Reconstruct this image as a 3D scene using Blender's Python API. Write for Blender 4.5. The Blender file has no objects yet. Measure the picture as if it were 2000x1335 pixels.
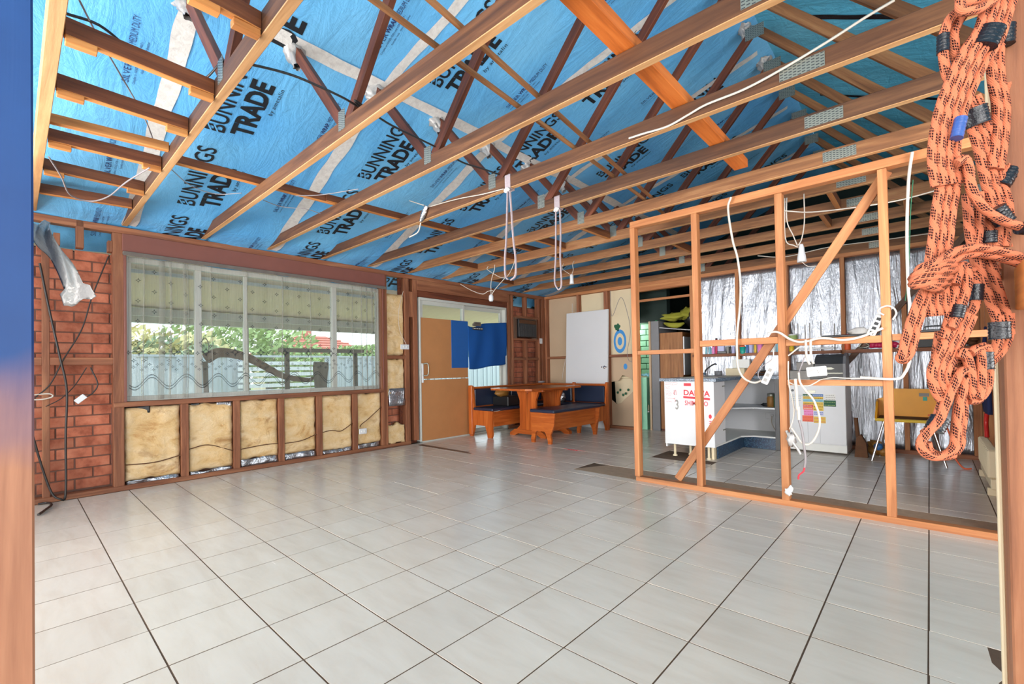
import bpy, math, random
from mathutils import Matrix, Vector, noise
RND = random.Random(7)
scene = bpy.context.scene
COL = scene.collection
pi = math.pi

# ---------------------------------------------------------------- camera, sky, lights, exposure
cd = bpy.data.cameras.new('camera'); cam = bpy.data.objects.new('camera', cd); COL.objects.link(cam)
cd.sensor_width = 36.0; cd.sensor_fit = 'HORIZONTAL'; cd.lens = 36.0*892.9544/2000; cd.shift_y = 38.55/2000
cd.clip_start = 0.02; cd.clip_end = 200
yaw, pitch, roll = math.radians(132.3918327), math.radians(0.71555662), math.radians(-0.93739501)
F = Vector((math.cos(pitch)*math.cos(yaw), math.cos(pitch)*math.sin(yaw), math.sin(pitch)))
r0 = F.cross(Vector((0, 0, 1))).normalized(); u0 = r0.cross(F)
rr = r0*math.cos(roll)+u0*math.sin(roll); uu = -r0*math.sin(roll)+u0*math.cos(roll)
cam.matrix_world = Matrix(((rr.x, uu.x, -F.x, 5.4203), (rr.y, uu.y, -F.y, -0.3815), (rr.z, uu.z, -F.z, 1.06), (0, 0, 0, 1)))
scene.camera = cam

w = bpy.data.worlds.new('sky'); scene.world = w; w.use_nodes = True
nt = w.node_tree; nt.nodes.clear()
wo = nt.nodes.new('ShaderNodeOutputWorld'); bg = nt.nodes.new('ShaderNodeBackground')
tc = nt.nodes.new('ShaderNodeTexCoord'); sp = nt.nodes.new('ShaderNodeSeparateXYZ'); rp = nt.nodes.new('ShaderNodeValToRGB')
nt.links.new(tc.outputs['Generated'], sp.inputs[0]); nt.links.new(sp.outputs['Z'], rp.inputs[0])
rp.color_ramp.elements[0].position = 0.0; rp.color_ramp.elements[0].color = (0.92, 0.96, 1.0, 1)
rp.color_ramp.elements[1].position = 0.7; rp.color_ramp.elements[1].color = (0.62, 0.8, 1.0, 1)
nt.links.new(rp.outputs[0], bg.inputs['Color']); bg.inputs['Strength'].default_value = 3.0
nt.links.new(bg.outputs[0], wo.inputs['Surface'])

def area(name, loc, target, sx, sy, power, colr=(1, 1, 1), spread=pi):
    l = bpy.data.lights.new(name, 'AREA'); l.shape = 'RECTANGLE'; l.size = sx; l.size_y = sy; l.energy = power; l.color = colr; l.spread = spread
    o = bpy.data.objects.new(name, l); COL.objects.link(o); o.location = loc
    o.rotation_euler = (Vector(target)-Vector(loc)).to_track_quat('-Z', 'Y').to_euler(); return o
def sun(name, d, s, ang, colr):
    l = bpy.data.lights.new(name, 'SUN'); l.energy = s; l.angle = ang; l.color = colr
    o = bpy.data.objects.new(name, l); COL.objects.link(o); o.rotation_euler = Vector(d).to_track_quat('-Z', 'Y').to_euler()
sun('sun', (0.25, -0.55, -1.0), 3.5, 0.03, (1.0, 0.95, 0.88))
area('next_room_fill', (7.2, -3.2, 1.0), (3.2, 3.4, 3.0), 3.6, 1.8, 130, (1.0, 0.99, 0.97), 2.4)  # unseen lamp added behind the camera to brighten ceiling and trusses
area('side_fill', (9.0, 2.0, .9), (3.0, 3.4, 3.3), 3.6, 1.5, 130, (1.0, 0.99, 0.97), 2.2)  # unseen fill lamp added at the right, tilted up at the sarking
area('front_fill', (2.0, -3.4, 1.2), (2.2, 5.5, 2.0), 3.2, 1.8, 115, (1.0, 0.99, 0.97), 1.9)  # added fill lamp behind the view, brightens the far end
area('overhead_fill', (5.6, -1.6, 2.28), (2.6, 3.0, 0.0), 3.0, 1.6, 24, (1.0, 0.98, 0.96), 2.0)  # added lamp above and behind the camera, fills the floor
area('left_end_fill', (1.0, -1.7, .8), (6.8, 4.6, 3.6), 2.0, 1.2, 62, (1.0, 0.99, 0.97), 1.9)  # unseen fill added to lift the kitchen-side roof slope
area('kitchen_fill', (7.4, 1.3, 1.7), (4.5, 5.9, 1.3), 1.4, 1.4, 26, (0.97, 0.98, 1.0), 1.15)  # added lamp with narrow spread, brightens the kitchen
area('laundry_lamp', (1.55, 6.76, 1.75), (1.95, 7.05, .9), .2, .2, 3.5, (1.0, 0.97, 0.92))
scene.view_settings.view_transform = 'Standard'; scene.view_settings.look = 'None'
scene.view_settings.gamma = 1.0; scene.view_settings.use_curve_mapping = False
scene.view_settings.exposure = 0.15

# ---------------------------------------------------------------- material helpers
def lin(c):
    def f(v):
        v /= 255.0
        return v/12.92 if v <= 0.04045 else ((v+0.055)/1.055)**2.4
    return (f(c[0]), f(c[1]), f(c[2]), 1.0)
class NT:
    def __init__(s, name):
        s.m = bpy.data.materials.new(name); s.m.use_nodes = True; s.t = s.m.node_tree
        s.b = s.t.nodes['Principled BSDF']; s.out = s.t.nodes['Material Output']
    def n(s, typ, **kw):
        nd = s.t.nodes.new('ShaderNode'+typ)
        for k, v in kw.items(): setattr(nd, k, v)
        return nd
    def l(s, a, b): s.t.links.new(a, b)
    def obj(s, sc=(1, 1, 1), rot=(0, 0, 0)):
        t = s.n('TexCoord'); mp = s.n('Mapping'); mp.inputs['Scale'].default_value = sc; mp.inputs['Rotation'].default_value = rot
        s.l(t.outputs['Object'], mp.inputs[0]); return mp.outputs[0]
    def noise(s, vec, scale=5, detail=4, rough=0.55, dist=0.0):
        nd = s.n('TexNoise'); nd.inputs['Scale'].default_value = scale; nd.inputs['Detail'].default_value = detail
        nd.inputs['Roughness'].default_value = rough; nd.inputs['Distortion'].default_value = dist
        if vec is not None: s.l(vec, nd.inputs['Vector'])
        return nd.outputs['Fac']
    def ramp(s, fac, stops):
        r = s.n('ValToRGB'); e = r.color_ramp.elements
        while len(e) < len(stops): e.new(0.5)
        for el, (p, c) in zip(e, stops): el.position = p; el.color = c if len(c) == 4 else lin(c)
        s.l(fac, r.inputs[0]); return r.outputs[0]
    def math(s, op, a, b=None, c=None):
        nd = s.n('Math', operation=op)
        for i, v in enumerate((a, b, c)):
            if v is None: continue
            if isinstance(v, (int, float)): nd.inputs[i].default_value = v
            else: s.l(v, nd.inputs[i])
        return nd.outputs[0]
    def mix(s, fac, a, b, mode='MIX'):
        nd = s.n('Mix', data_type='RGBA', blend_type=mode)
        for i, v in ((0, fac), (6, a), (7, b)):
            if isinstance(v, (int, float)): nd.inputs[i].default_value = v
            elif isinstance(v, tuple): nd.inputs[i].default_value = v if len(v) == 4 else lin(v)
            else: s.l(v, nd.inputs[i])
        return nd.outputs[2]
    def bump(s, h, strength=0.3, dist=0.01):
        b = s.n('Bump'); b.inputs['Strength'].default_value = strength; b.inputs['Distance'].default_value = dist
        s.l(h, b.inputs['Height']); s.l(b.outputs[0], s.b.inputs['Normal'])
    def col(s, c):
        if isinstance(c, tuple): s.b.inputs['Base Color'].default_value = c if len(c) == 4 else lin(c)
        else: s.l(c, s.b.inputs['Base Color'])
    def set(s, rough=0.5, metal=0.0, spec=0.5):
        s.b.inputs['Roughness'].default_value = rough; s.b.inputs['Metallic'].default_value = metal
        s.b.inputs['Specular IOR Level'].default_value = spec

def plain(name, c, rough=0.5, metal=0.0, var=0.10, scale=12, bump=0.0, spec=0.5):
    t = NT(name); v = t.obj(); f = t.noise(v, scale, 4)
    a = lin(c); t.col(t.mix(f, tuple(x*(1-var) for x in a[:3])+(1,), tuple(min(1, x*(1+var)) for x in a[:3])+(1,)))
    t.set(rough, metal, spec)
    if bump: t.bump(t.noise(v, scale*4, 4), bump, 0.004)
    return t.m

def wood(name, dark, mid, light, axis=0, rough=0.6, rnd=0.35, knots=True, gs=1.0, spec=0.4):
    t = NT(name); s = [11*gs, 11*gs, 11*gs]; s[axis] = 0.7*gs
    v = t.obj(tuple(s)); oi = t.n('ObjectInfo')
    off = t.n('VectorMath', operation='SCALE'); off.inputs[0].default_value = (13.1, 7.7, 5.3); t.l(oi.outputs['Random'], off.inputs['Scale'])
    ad = t.n('VectorMath', operation='ADD'); t.l(v, ad.inputs[0]); t.l(off.outputs[0], ad.inputs[1]); vec = ad.outputs[0]
    n1 = t.noise(vec, 1.6, 5, 0.6, 0.8); n2 = t.noise(vec, 7.0, 6, 0.7)
    fac = t.math('ADD', t.math('MULTIPLY', n1, 0.75), t.math('MULTIPLY', n2, 0.25))
    c = t.ramp(fac, [(0.28, dark), (0.5, mid), (0.72, light)])
    tone = t.math('ADD', t.math('MULTIPLY', oi.outputs['Random'], rnd), 1-rnd/2)
    hs = t.n('HueSaturation'); t.l(c, hs.inputs['Color']); t.l(tone, hs.inputs['Value'])
    c = hs.outputs[0]
    if knots:
        vo = t.n('TexVoronoi'); vo.inputs['Scale'].default_value = 0.28; t.l(vec, vo.inputs['Vector'])
        k = t.ramp(vo.outputs['Distance'], [(0.05, (1, 1, 1, 1)), (0.13, (0, 0, 0, 1))])
        c = t.mix(t.math('MULTIPLY', k, 0.55), c, tuple(x*0.35 for x in lin(dark)[:3])+(1,))
    t.col(c); t.set(rough, 0, spec); t.bump(n2, 0.25, 0.003)
    return t.m

M_ = {}
M_['truss_side'] = wood('shaded_truss_side', (50, 29, 18), (88, 55, 34), (122, 82, 52))  # shade on the chord sides is put into the timber colour
M_['truss_low'] = wood('lit_truss_timber', (150, 104, 64), (188, 142, 96), (208, 168, 122), rnd=.2)  # floor-bounce brightness put into the chord colour
M_['nog_side'] = wood('shaded_noggin_side', (70, 34, 18), (112, 62, 34), (144, 88, 50))  # sides darkened in colour to stand for shade between noggins
M_['truss'] = wood('truss_timber', (84, 50, 29), (132, 86, 52), (170, 122, 80))
M_['truss_pale'] = wood('pale_truss_timber', (150, 104, 64), (196, 150, 102), (222, 184, 138), rnd=.15)
M_['web'] = wood('dark_web_timber', (54, 26, 18), (98, 50, 32), (134, 76, 48))
M_['stud'] = wood('wall_stud_timber', (92, 52, 35), (136, 84, 58), (168, 114, 80))
M_['pine'] = wood('partition_timber', (136, 80, 46), (174, 112, 69), (196, 140, 92), rnd=.2)
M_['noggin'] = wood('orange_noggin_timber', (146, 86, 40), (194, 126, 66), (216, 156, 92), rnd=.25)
M_['strong'] = wood('orange_beam_timber', (150, 72, 24), (204, 108, 42), (222, 134, 64), rnd=.05)
M_['post'] = wood('door_post_timber', (104, 60, 38), (144, 92, 62), (166, 116, 84), rnd=.05, gs=1.6)
M_['oak0'] = wood('orange_varnished_timber_x', (128, 54, 18), (176, 88, 34), (204, 116, 52), 0, 0.28, .1, True, 1.2)
M_['oak1'] = wood('orange_varnished_timber_y', (128, 54, 18), (176, 88, 34), (204, 116, 52), 1, 0.28, .1, True, 1.2)
M_['oak2'] = wood('orange_varnished_timber_z', (132, 56, 18), (184, 92, 36), (212, 122, 56), 2, 0.28, .1, True, 1.2)
M_['ward'] = wood('wardrobe_veneer', (110, 66, 32), (150, 98, 54), (176, 122, 74), 2, 0.45, .05, False, 1.6)
M_['fascia'] = plain('maroon_painted_board', (122, 72, 62), 0.55, var=.12, scale=6)
M_['mdf'] = plain('brown_hardboard', (186, 128, 80), 0.55, var=.12, scale=5)
M_['white'] = plain('white_paint', (216, 217, 220), 0.4, var=.03)
M_['doorw'] = plain('white_door_paint', (214, 214, 217), 0.42, var=.03, scale=3)
M_['alu'] = plain('white_window_frame', (196, 198, 192), 0.4, var=.04)
M_['cream'] = plain('cream_lining_board', (216, 200, 168), 0.7, var=.07, scale=3)
M_['tan'] = plain('tan_lining_board', (190, 164, 136), 0.7, var=.08, scale=3)
M_['steel'] = plain('galvanised_steel', (160, 160, 148), 0.42, 0.75, var=.12, scale=40)
M_['chrome'] = plain('chrome', (205, 205, 210), 0.18, 1.0, var=.03)
M_['grey'] = plain('grey_plastic', (120, 120, 124), 0.45)
M_['dgrey'] = plain('dark_grey_plastic', (58, 58, 60), 0.4)
M_['black'] = plain('black_plastic', (24, 24, 26), 0.35, var=.2)
M_['tapeb'] = plain('black_glossy_tape', (22, 26, 34), 0.22, var=.25, scale=60, bump=.3)
M_['tapeu'] = plain('blue_glossy_tape', (54, 84, 150), 0.25, var=.25, scale=60, bump=.3)
M_['cablew'] = plain('white_cable_sheath', (200, 190, 178), 0.5, var=.08)
M_['cableg'] = plain('grey_cable_sheath', (140, 132, 134), 0.5, var=.1)
M_['cableb'] = plain('black_cable_sheath', (38, 34, 34), 0.45, var=.2)
M_['red'] = plain('red_plastic', (206, 40, 34), 0.4)
M_['redink'] = plain('red_marker_ink', (214, 52, 66), 0.6)
M_['redink2'] = plain('faint_red_marker_ink', (222, 140, 140), 0.6)
M_['blackink'] = plain('black_print_ink', (22, 28, 36), 0.5, var=.1)
M_['navyink'] = plain('dark_blue_ink', (40, 58, 110), 0.6)
M_['yellow'] = plain('yellow_plastic_seat', (232, 158, 30), 0.4, var=.08, scale=8)
M_['foam'] = plain('yellow_foam_edge', (222, 186, 70), 0.8, var=.12, scale=20)
M_['vinyl'] = plain('navy_vinyl_upholstery', (34, 44, 66), 0.3, var=.15, scale=6)
M_['conc'] = plain('bare_floor_screed', (166, 140, 116), 0.9, var=.25, scale=18, bump=.4)
M_['conc_hole'] = plain('brown_grout_bed', (92, 70, 54), 0.9, var=.25, scale=18, bump=.4)
M_['counter'] = None
M_['green_brick'] = plain('green_painted_brick', (150, 214, 180), 0.4, var=.12, scale=10)
M_['green_paint'] = plain('dark_green_paint', (24, 104, 66), 0.4)
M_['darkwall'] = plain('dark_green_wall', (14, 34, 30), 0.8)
M_['grapha'] = plain('blue_spray_paint', (60, 140, 206), 0.6, var=.15)
M_['graphg'] = plain('green_spray_paint', (20, 86, 56), 0.6, var=.15)
M_['leaf'] = plain('garden_leaf_green', (160, 184, 112), 0.6, var=.35, scale=3)
M_['leafy'] = plain('garden_leaf_yellow', (214, 202, 140), 0.6, var=.35, scale=3)
M_['leafd'] = plain('garden_leaf_dark', (136, 160, 122), 0.6, var=.35, scale=3)
M_['bark'] = plain('weathered_grey_wood', (104, 96, 90), 0.85, var=.3, scale=14, bump=.5)
M_['fence'] = plain('pale_grey_fence_steel', (176, 182, 188), 0.5, var=.06)
M_['lawn'] = plain('garden_lawn', (128, 140, 84), 0.9, var=.3, scale=4)
M_['patio_conc'] = plain('patio_concrete', (190, 184, 174), 0.85, var=.1)
M_['roofcream'] = plain('cream_patio_roof_sheet', (232, 212, 184), 0.5, var=.05)
M_['terra'] = plain('terracotta_roof_tile', (198, 116, 98), 0.8, var=.2, scale=5)
M_['olive'] = plain('yellow_green_fabric', (150, 148, 48), 0.8, var=.25, scale=6)
M_['navy'] = plain('navy_cloth_bag', (28, 40, 84), 0.85, var=.12)
M_['tealc'] = plain('teal_plastic', (24, 158, 142), 0.4)
M_['pinkc'] = plain('pink_plastic', (226, 130, 190), 0.4)
M_['aqua'] = plain('pale_blue_plastic', (120, 176, 190), 0.4)
M_['crimson'] = plain('crimson_plastic', (196, 36, 84), 0.4)
M_['bluepl'] = plain('blue_plastic', (50, 104, 160), 0.4)
M_['lilac'] = plain('lilac_plastic', (176, 176, 214), 0.4)
M_['mustard'] = plain('mustard_plastic', (214, 176, 40), 0.4)
M_['orangec'] = plain('orange_plastic', (226, 96, 50), 0.45)
M_['paper'] = plain('paper', (226, 226, 222), 0.7, var=.04)
M_['blanket'] = plain('grey_cloth', (150, 146, 142), 0.9, var=.15, scale=20)
M_['foodg'] = plain('amber_food', (150, 104, 44), 0.5, var=.3, scale=40)
M_['rust'] = plain('rusty_brown', (92, 58, 34), 0.85, var=.3, scale=20)
M_['strap'] = plain('mauve_grey_webbing', (168, 152, 156), 0.8, var=.25, scale=90)
M_['plank'] = wood('dark_exposed_plank', (70, 50, 40), (104, 78, 62), (132, 104, 86))
M_['brickmortar'] = plain('dark_brick_mortar', (120, 86, 74), 0.95, var=.2, scale=20)  # dark brown of the mortar itself

def brickmat():
    t = NT('red_brick'); v = t.obj(); oi = t.n('ObjectInfo')
    n1 = t.noise(v, 9, 5, .6); n2 = t.noise(v, 60, 4, .6)
    c = t.ramp(n1, [(0.3, (150, 84, 64)), (0.5, (188, 112, 86)), (0.75, (206, 136, 108))])
    hs = t.n('HueSaturation'); t.l(c, hs.inputs['Color']); t.l(t.math('ADD', t.math('MULTIPLY', oi.outputs['Random'], .4), .8), hs.inputs['Value'])
    d = t.ramp(t.noise(v, 3.1, 4, .65), [(0.62, (0, 0, 0, 1)), (0.75, (1, 1, 1, 1))])
    t.col(t.mix(t.math('MULTIPLY', d, .55), hs.outputs[0], (84, 52, 44))); t.set(.9, 0, .25); t.bump(n2, .5, .004); return t.m
M_['brick'] = brickmat()

def tilemat():
    t = NT('cream_ceramic_tile'); v = t.obj(); oi = t.n('ObjectInfo')
    st = t.obj((1.2, 5, 1)); n1 = t.noise(st, 2.2, 5, .62, .4); n2 = t.noise(v, 1.1, 4, .6); n3 = t.noise(v, 26, 3, .6)
    c = t.ramp(n1, [(0.3, (208, 198, 187)), (0.52, (216, 208, 198)), (0.75, (222, 215, 206))])
    c = t.mix(t.math('MULTIPLY', n2, .35), c, (200, 180, 156))
    sp_ = t.ramp(n3, [(0.70, (0, 0, 0, 1)), (0.78, (1, 1, 1, 1))]); c = t.mix(t.math('MULTIPLY', sp_, .12), c, (140, 110, 84))
    hs = t.n('HueSaturation'); t.l(c, hs.inputs['Color']); t.l(t.math('ADD', t.math('MULTIPLY', oi.outputs['Random'], .07), .965), hs.inputs['Value'])
    t.col(hs.outputs[0]); t.b.inputs['Specular IOR Level'].default_value = .5
    t.l(t.math('ADD', t.math('MULTIPLY', n1, .2), .13), t.b.inputs['Roughness']); t.bump(n1, .04, .002); return t.m
M_['tile'] = tilemat()

def sarkmat(name, a, b, c3, rough):
    t = NT(name); v = t.obj()
    v1 = t.obj((1.0, 3.2, 1), (0, 0, .25)); n1 = t.noise(v1, 2.2, 6, .62, 1.2); v2 = t.obj((3.0, 1.0, 1), (0, 0, -.5)); n2 = t.noise(v2, 3.4, 6, .6, 1.0)
    n3 = t.noise(v, 1.0, 2)
    t.col(t.ramp(n3, [(.35, a), (.55, b), (.75, c3)])); t.set(rough, 0, .5)
    h = t.math('ADD', n1, t.math('MULTIPLY', n2, .7)); t.bump(h, .30, .06); return t.m
M_['sark'] = sarkmat('blue_roof_sarking', (92, 172, 232), (108, 186, 238), (128, 198, 242), .42)
M_['sarkt'] = sarkmat('teal_roof_sarking', (84, 180, 220), (98, 194, 232), (116, 204, 238), .5)

def tapemat():
    t = NT('white_joining_tape'); v = t.obj((1, 1, 1)); n = t.noise(v, 24, 5, .6, .6)
    t.col(t.ramp(n, [(.3, (212, 208, 206)), (.6, (232, 230, 227))])); t.set(.4, .15, .5); t.bump(n, .4, .01); return t.m
M_['tape'] = tapemat()

def foilmat(name, rough, bs, vert=True, tint=(204, 208, 216)):
    t = NT(name); v = t.obj((9, 9, 1.1) if vert else (4, 4, 4)); v2 = t.obj((1, 1, 1)); v3 = t.obj((70, 70, 16))
    n1 = t.noise(v, 1.0, 5, .6, .6); n2 = t.noise(v2, 30, 5, .65, .5); n3 = t.noise(v3, 1.0, 2, .5)
    t.col(t.mix(n2, (150, 156, 168), tint)); t.set(rough, .92, .5)
    h = t.math('ADD', t.math('MULTIPLY', n1, 1.0), t.math('ADD', t.math('MULTIPLY', n2, .09), t.math('MULTIPLY', n3, .06))); t.bump(h, bs, .05); return t.m
M_['foil'] = foilmat('silver_foil_sheet', .33, .6)
M_['foilc'] = foilmat('crumpled_foil', .3, .9, False)
M_['film'] = plain('grey_plastic_film', (172, 168, 166), .3, .2, var=.12, scale=30, bump=.35)
M_['plastic'] = foilmat('clear_crumpled_plastic', .25, .9, False, (224, 218, 214))

def battmat():
    t = NT('glasswool_insulation'); v = t.obj((1, 1, 1.6)); n1 = t.noise(v, 5, 6, .65, .5); n2 = t.noise(v, 30, 5, .65)
    c = t.ramp(n1, [(.25, (176, 126, 72)), (.42, (214, 180, 130)), (.7, (228, 204, 166))])
    dk = t.ramp(t.noise(v, 2.7, 5, .7, .8), [(.58, (0, 0, 0, 1)), (.72, (1, 1, 1, 1))])
    t.col(t.mix(t.math('MULTIPLY', dk, .7), c, (150, 100, 52))); t.set(.95, 0, .1); t.bump(t.math('ADD', n1, t.math('MULTIPLY', n2, .5)), .7, .02); return t.m
M_['batt'] = battmat()

def countermat(name, base, dots):
    t = NT(name); v = t.obj(); vo = t.n('TexVoronoi'); vo.inputs['Scale'].default_value = 120; t.l(v, vo.inputs['Vector'])
    f = t.ramp(vo.outputs['Color'], [(.35, base), (.6, tuple(min(255, int(x*1.35)) for x in base)), (.8, dots)]); t.col(f); t.set(.35); return t.m
M_['counter'] = countermat('speckled_blue_laminate', (62, 78, 96), (142, 160, 176))
M_['kick'] = countermat('dark_blue_speckled_kickboard', (16, 40, 66), (60, 96, 120))

def ropemat():
    t = NT('orange_flecked_rope'); uv = t.n('UVMap'); s = t.n('SeparateXYZ'); t.l(uv.outputs[0], s.inputs[0]); u, v = s.outputs[0], s.outputs[1]
    blk = t.math('FRACT', t.math('ADD', t.math('DIVIDE', v, .030), t.math('MULTIPLY', u, 2.0)))
    bm = t.math('LESS_THAN', blk, .56)
    sec = t.math('LESS_THAN', t.math('FRACT', t.math('MULTIPLY', u, 4.0)), .78)
    d1 = t.math('GREATER_THAN', t.math('FRACT', t.math('ADD', t.math('MULTIPLY', u, 16.0), t.math('DIVIDE', v, .05))), .24)
    d2 = t.math('GREATER_THAN', t.math('FRACT', t.math('ADD', t.math('DIVIDE', v, .0042), t.math('MULTIPLY', u, 4.0))), .26)
    f = t.math('MULTIPLY', t.math('MULTIPLY', bm, sec), t.math('MULTIPLY', d1, d2))
    n = t.noise(t.obj(), 900, 2)
    c = t.mix(n, (180, 96, 68), (208, 126, 92)); t.col(t.mix(f, c, (44, 22, 24))); t.set(.85, 0, .2)
    b1 = t.math('SINE', t.math('MULTIPLY', t.math('ADD', t.math('DIVIDE', v, .0042), t.math('MULTIPLY', u, 16.0)), 2*pi))
    t.bump(b1, .35, .0006); return t.m
M_['rope'] = ropemat()

def bluepost():
    t = NT('blue_sprayed_timber'); v = t.obj(); vs = t.obj((.8, 11, 11)); n1 = t.noise(vs, 1.6, 5, .6, .6)
    woodc = t.ramp(n1, [(.3, (128, 80, 58)), (.55, (164, 112, 84)), (.75, (184, 138, 108))])
    bl = t.mix(t.noise(v, 7, 4), (8, 46, 98), (20, 70, 132))
    s = t.n('SeparateXYZ'); gp = t.n('NewGeometry'); t.l(gp.outputs['Position'], s.inputs[0])
    z = t.math('ADD', s.outputs[2], t.math('MULTIPLY', t.math('SUBTRACT', t.noise(v, 5, 3), .5), .22))
    f = t.n('MapRange'); f.inputs[1].default_value = .93; f.inputs[2].default_value = 1.1; t.l(z, f.inputs[0])
    t.col(t.mix(f.outputs[0], woodc, bl)); t.set(.5); t.bump(n1, .2, .003); return t.m
M_['bluepost'] = bluepost()

def clothmat(name, c, alpha, trans, weave=0):
    t = NT(name); o = t.out; b = t.b
    d = t.n('BsdfDiffuse'); d.inputs[0].default_value = lin(c); tr = t.n('BsdfTranslucent'); tr.inputs[0].default_value = lin(c)
    m1 = t.n('MixShader'); m1.inputs[0].default_value = trans; t.l(d.outputs[0], m1.inputs[1]); t.l(tr.outputs[0], m1.inputs[2])
    if alpha < 1:
        tp = t.n('BsdfTransparent'); m2 = t.n('MixShader')
        v = t.obj((.2, 1, .02)); n = t.noise(v, 190, 3, .6)
        t.l(t.math('ADD', t.math('MULTIPLY', t.math('SUBTRACT', n, .5), .5), alpha), m2.inputs[0])
        t.l(tp.outputs[0], m2.inputs[1]); t.l(m1.outputs[0], m2.inputs[2]); t.l(m2.outputs[0], o.inputs[0])
    else: t.l(m1.outputs[0], o.inputs[0])
    t.t.nodes.remove(b); return t.m
M_['lace'] = clothmat('sheer_lace', (184, 182, 174), .30, .5)
M_['lacemotif'] = clothmat('dense_lace_stitching', (70, 74, 80), .7, .3)
M_['bluecloth'] = clothmat('blue_cloth', (48, 104, 182), 1, .35)
M_['tarp'] = plain('blue_board', (26, 92, 168), .5, var=.08)

def glassmat():
    t = NT('window_glass'); tp = t.n('BsdfTransparent'); tp.inputs[0].default_value = (.93, .96, .95, 1); g = t.n('BsdfGlossy'); g.inputs['Roughness'].default_value = .03
    m = t.n('MixShader'); m.inputs[0].default_value = .012; t.l(tp.outputs[0], m.inputs[1]); t.l(g.outputs[0], m.inputs[2]); t.l(m.outputs[0], t.out.inputs[0]); t.t.nodes.remove(t.b); return t.m
M_['glass'] = glassmat()

# ---------------------------------------------------------------- mesh helpers
ORG = {}
def catmull(P, sub=6, closed=False):
    P = [Vector(p) for p in P]; n = len(P)
    if n < 3 and not closed: return P
    out = []; rng = n if closed else n-1
    for i in range(rng):
        p0 = P[(i-1) % n] if closed or i > 0 else P[0]*2-P[1]
        p1 = P[i]; p2 = P[(i+1) % n]; p3 = P[(i+2) % n] if closed or i+2 < n else P[n-1]*2-P[n-2]
        for k in range(sub):
            t = k/sub; t2 = t*t; t3 = t2*t
            out.append(.5*((2*p1)+(p2-p0)*t+(2*p0-5*p1+4*p2-p3)*t2+(3*p1-p0-3*p2+p3)*t3))
    if not closed: out.append(P[-1])
    return out

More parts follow.
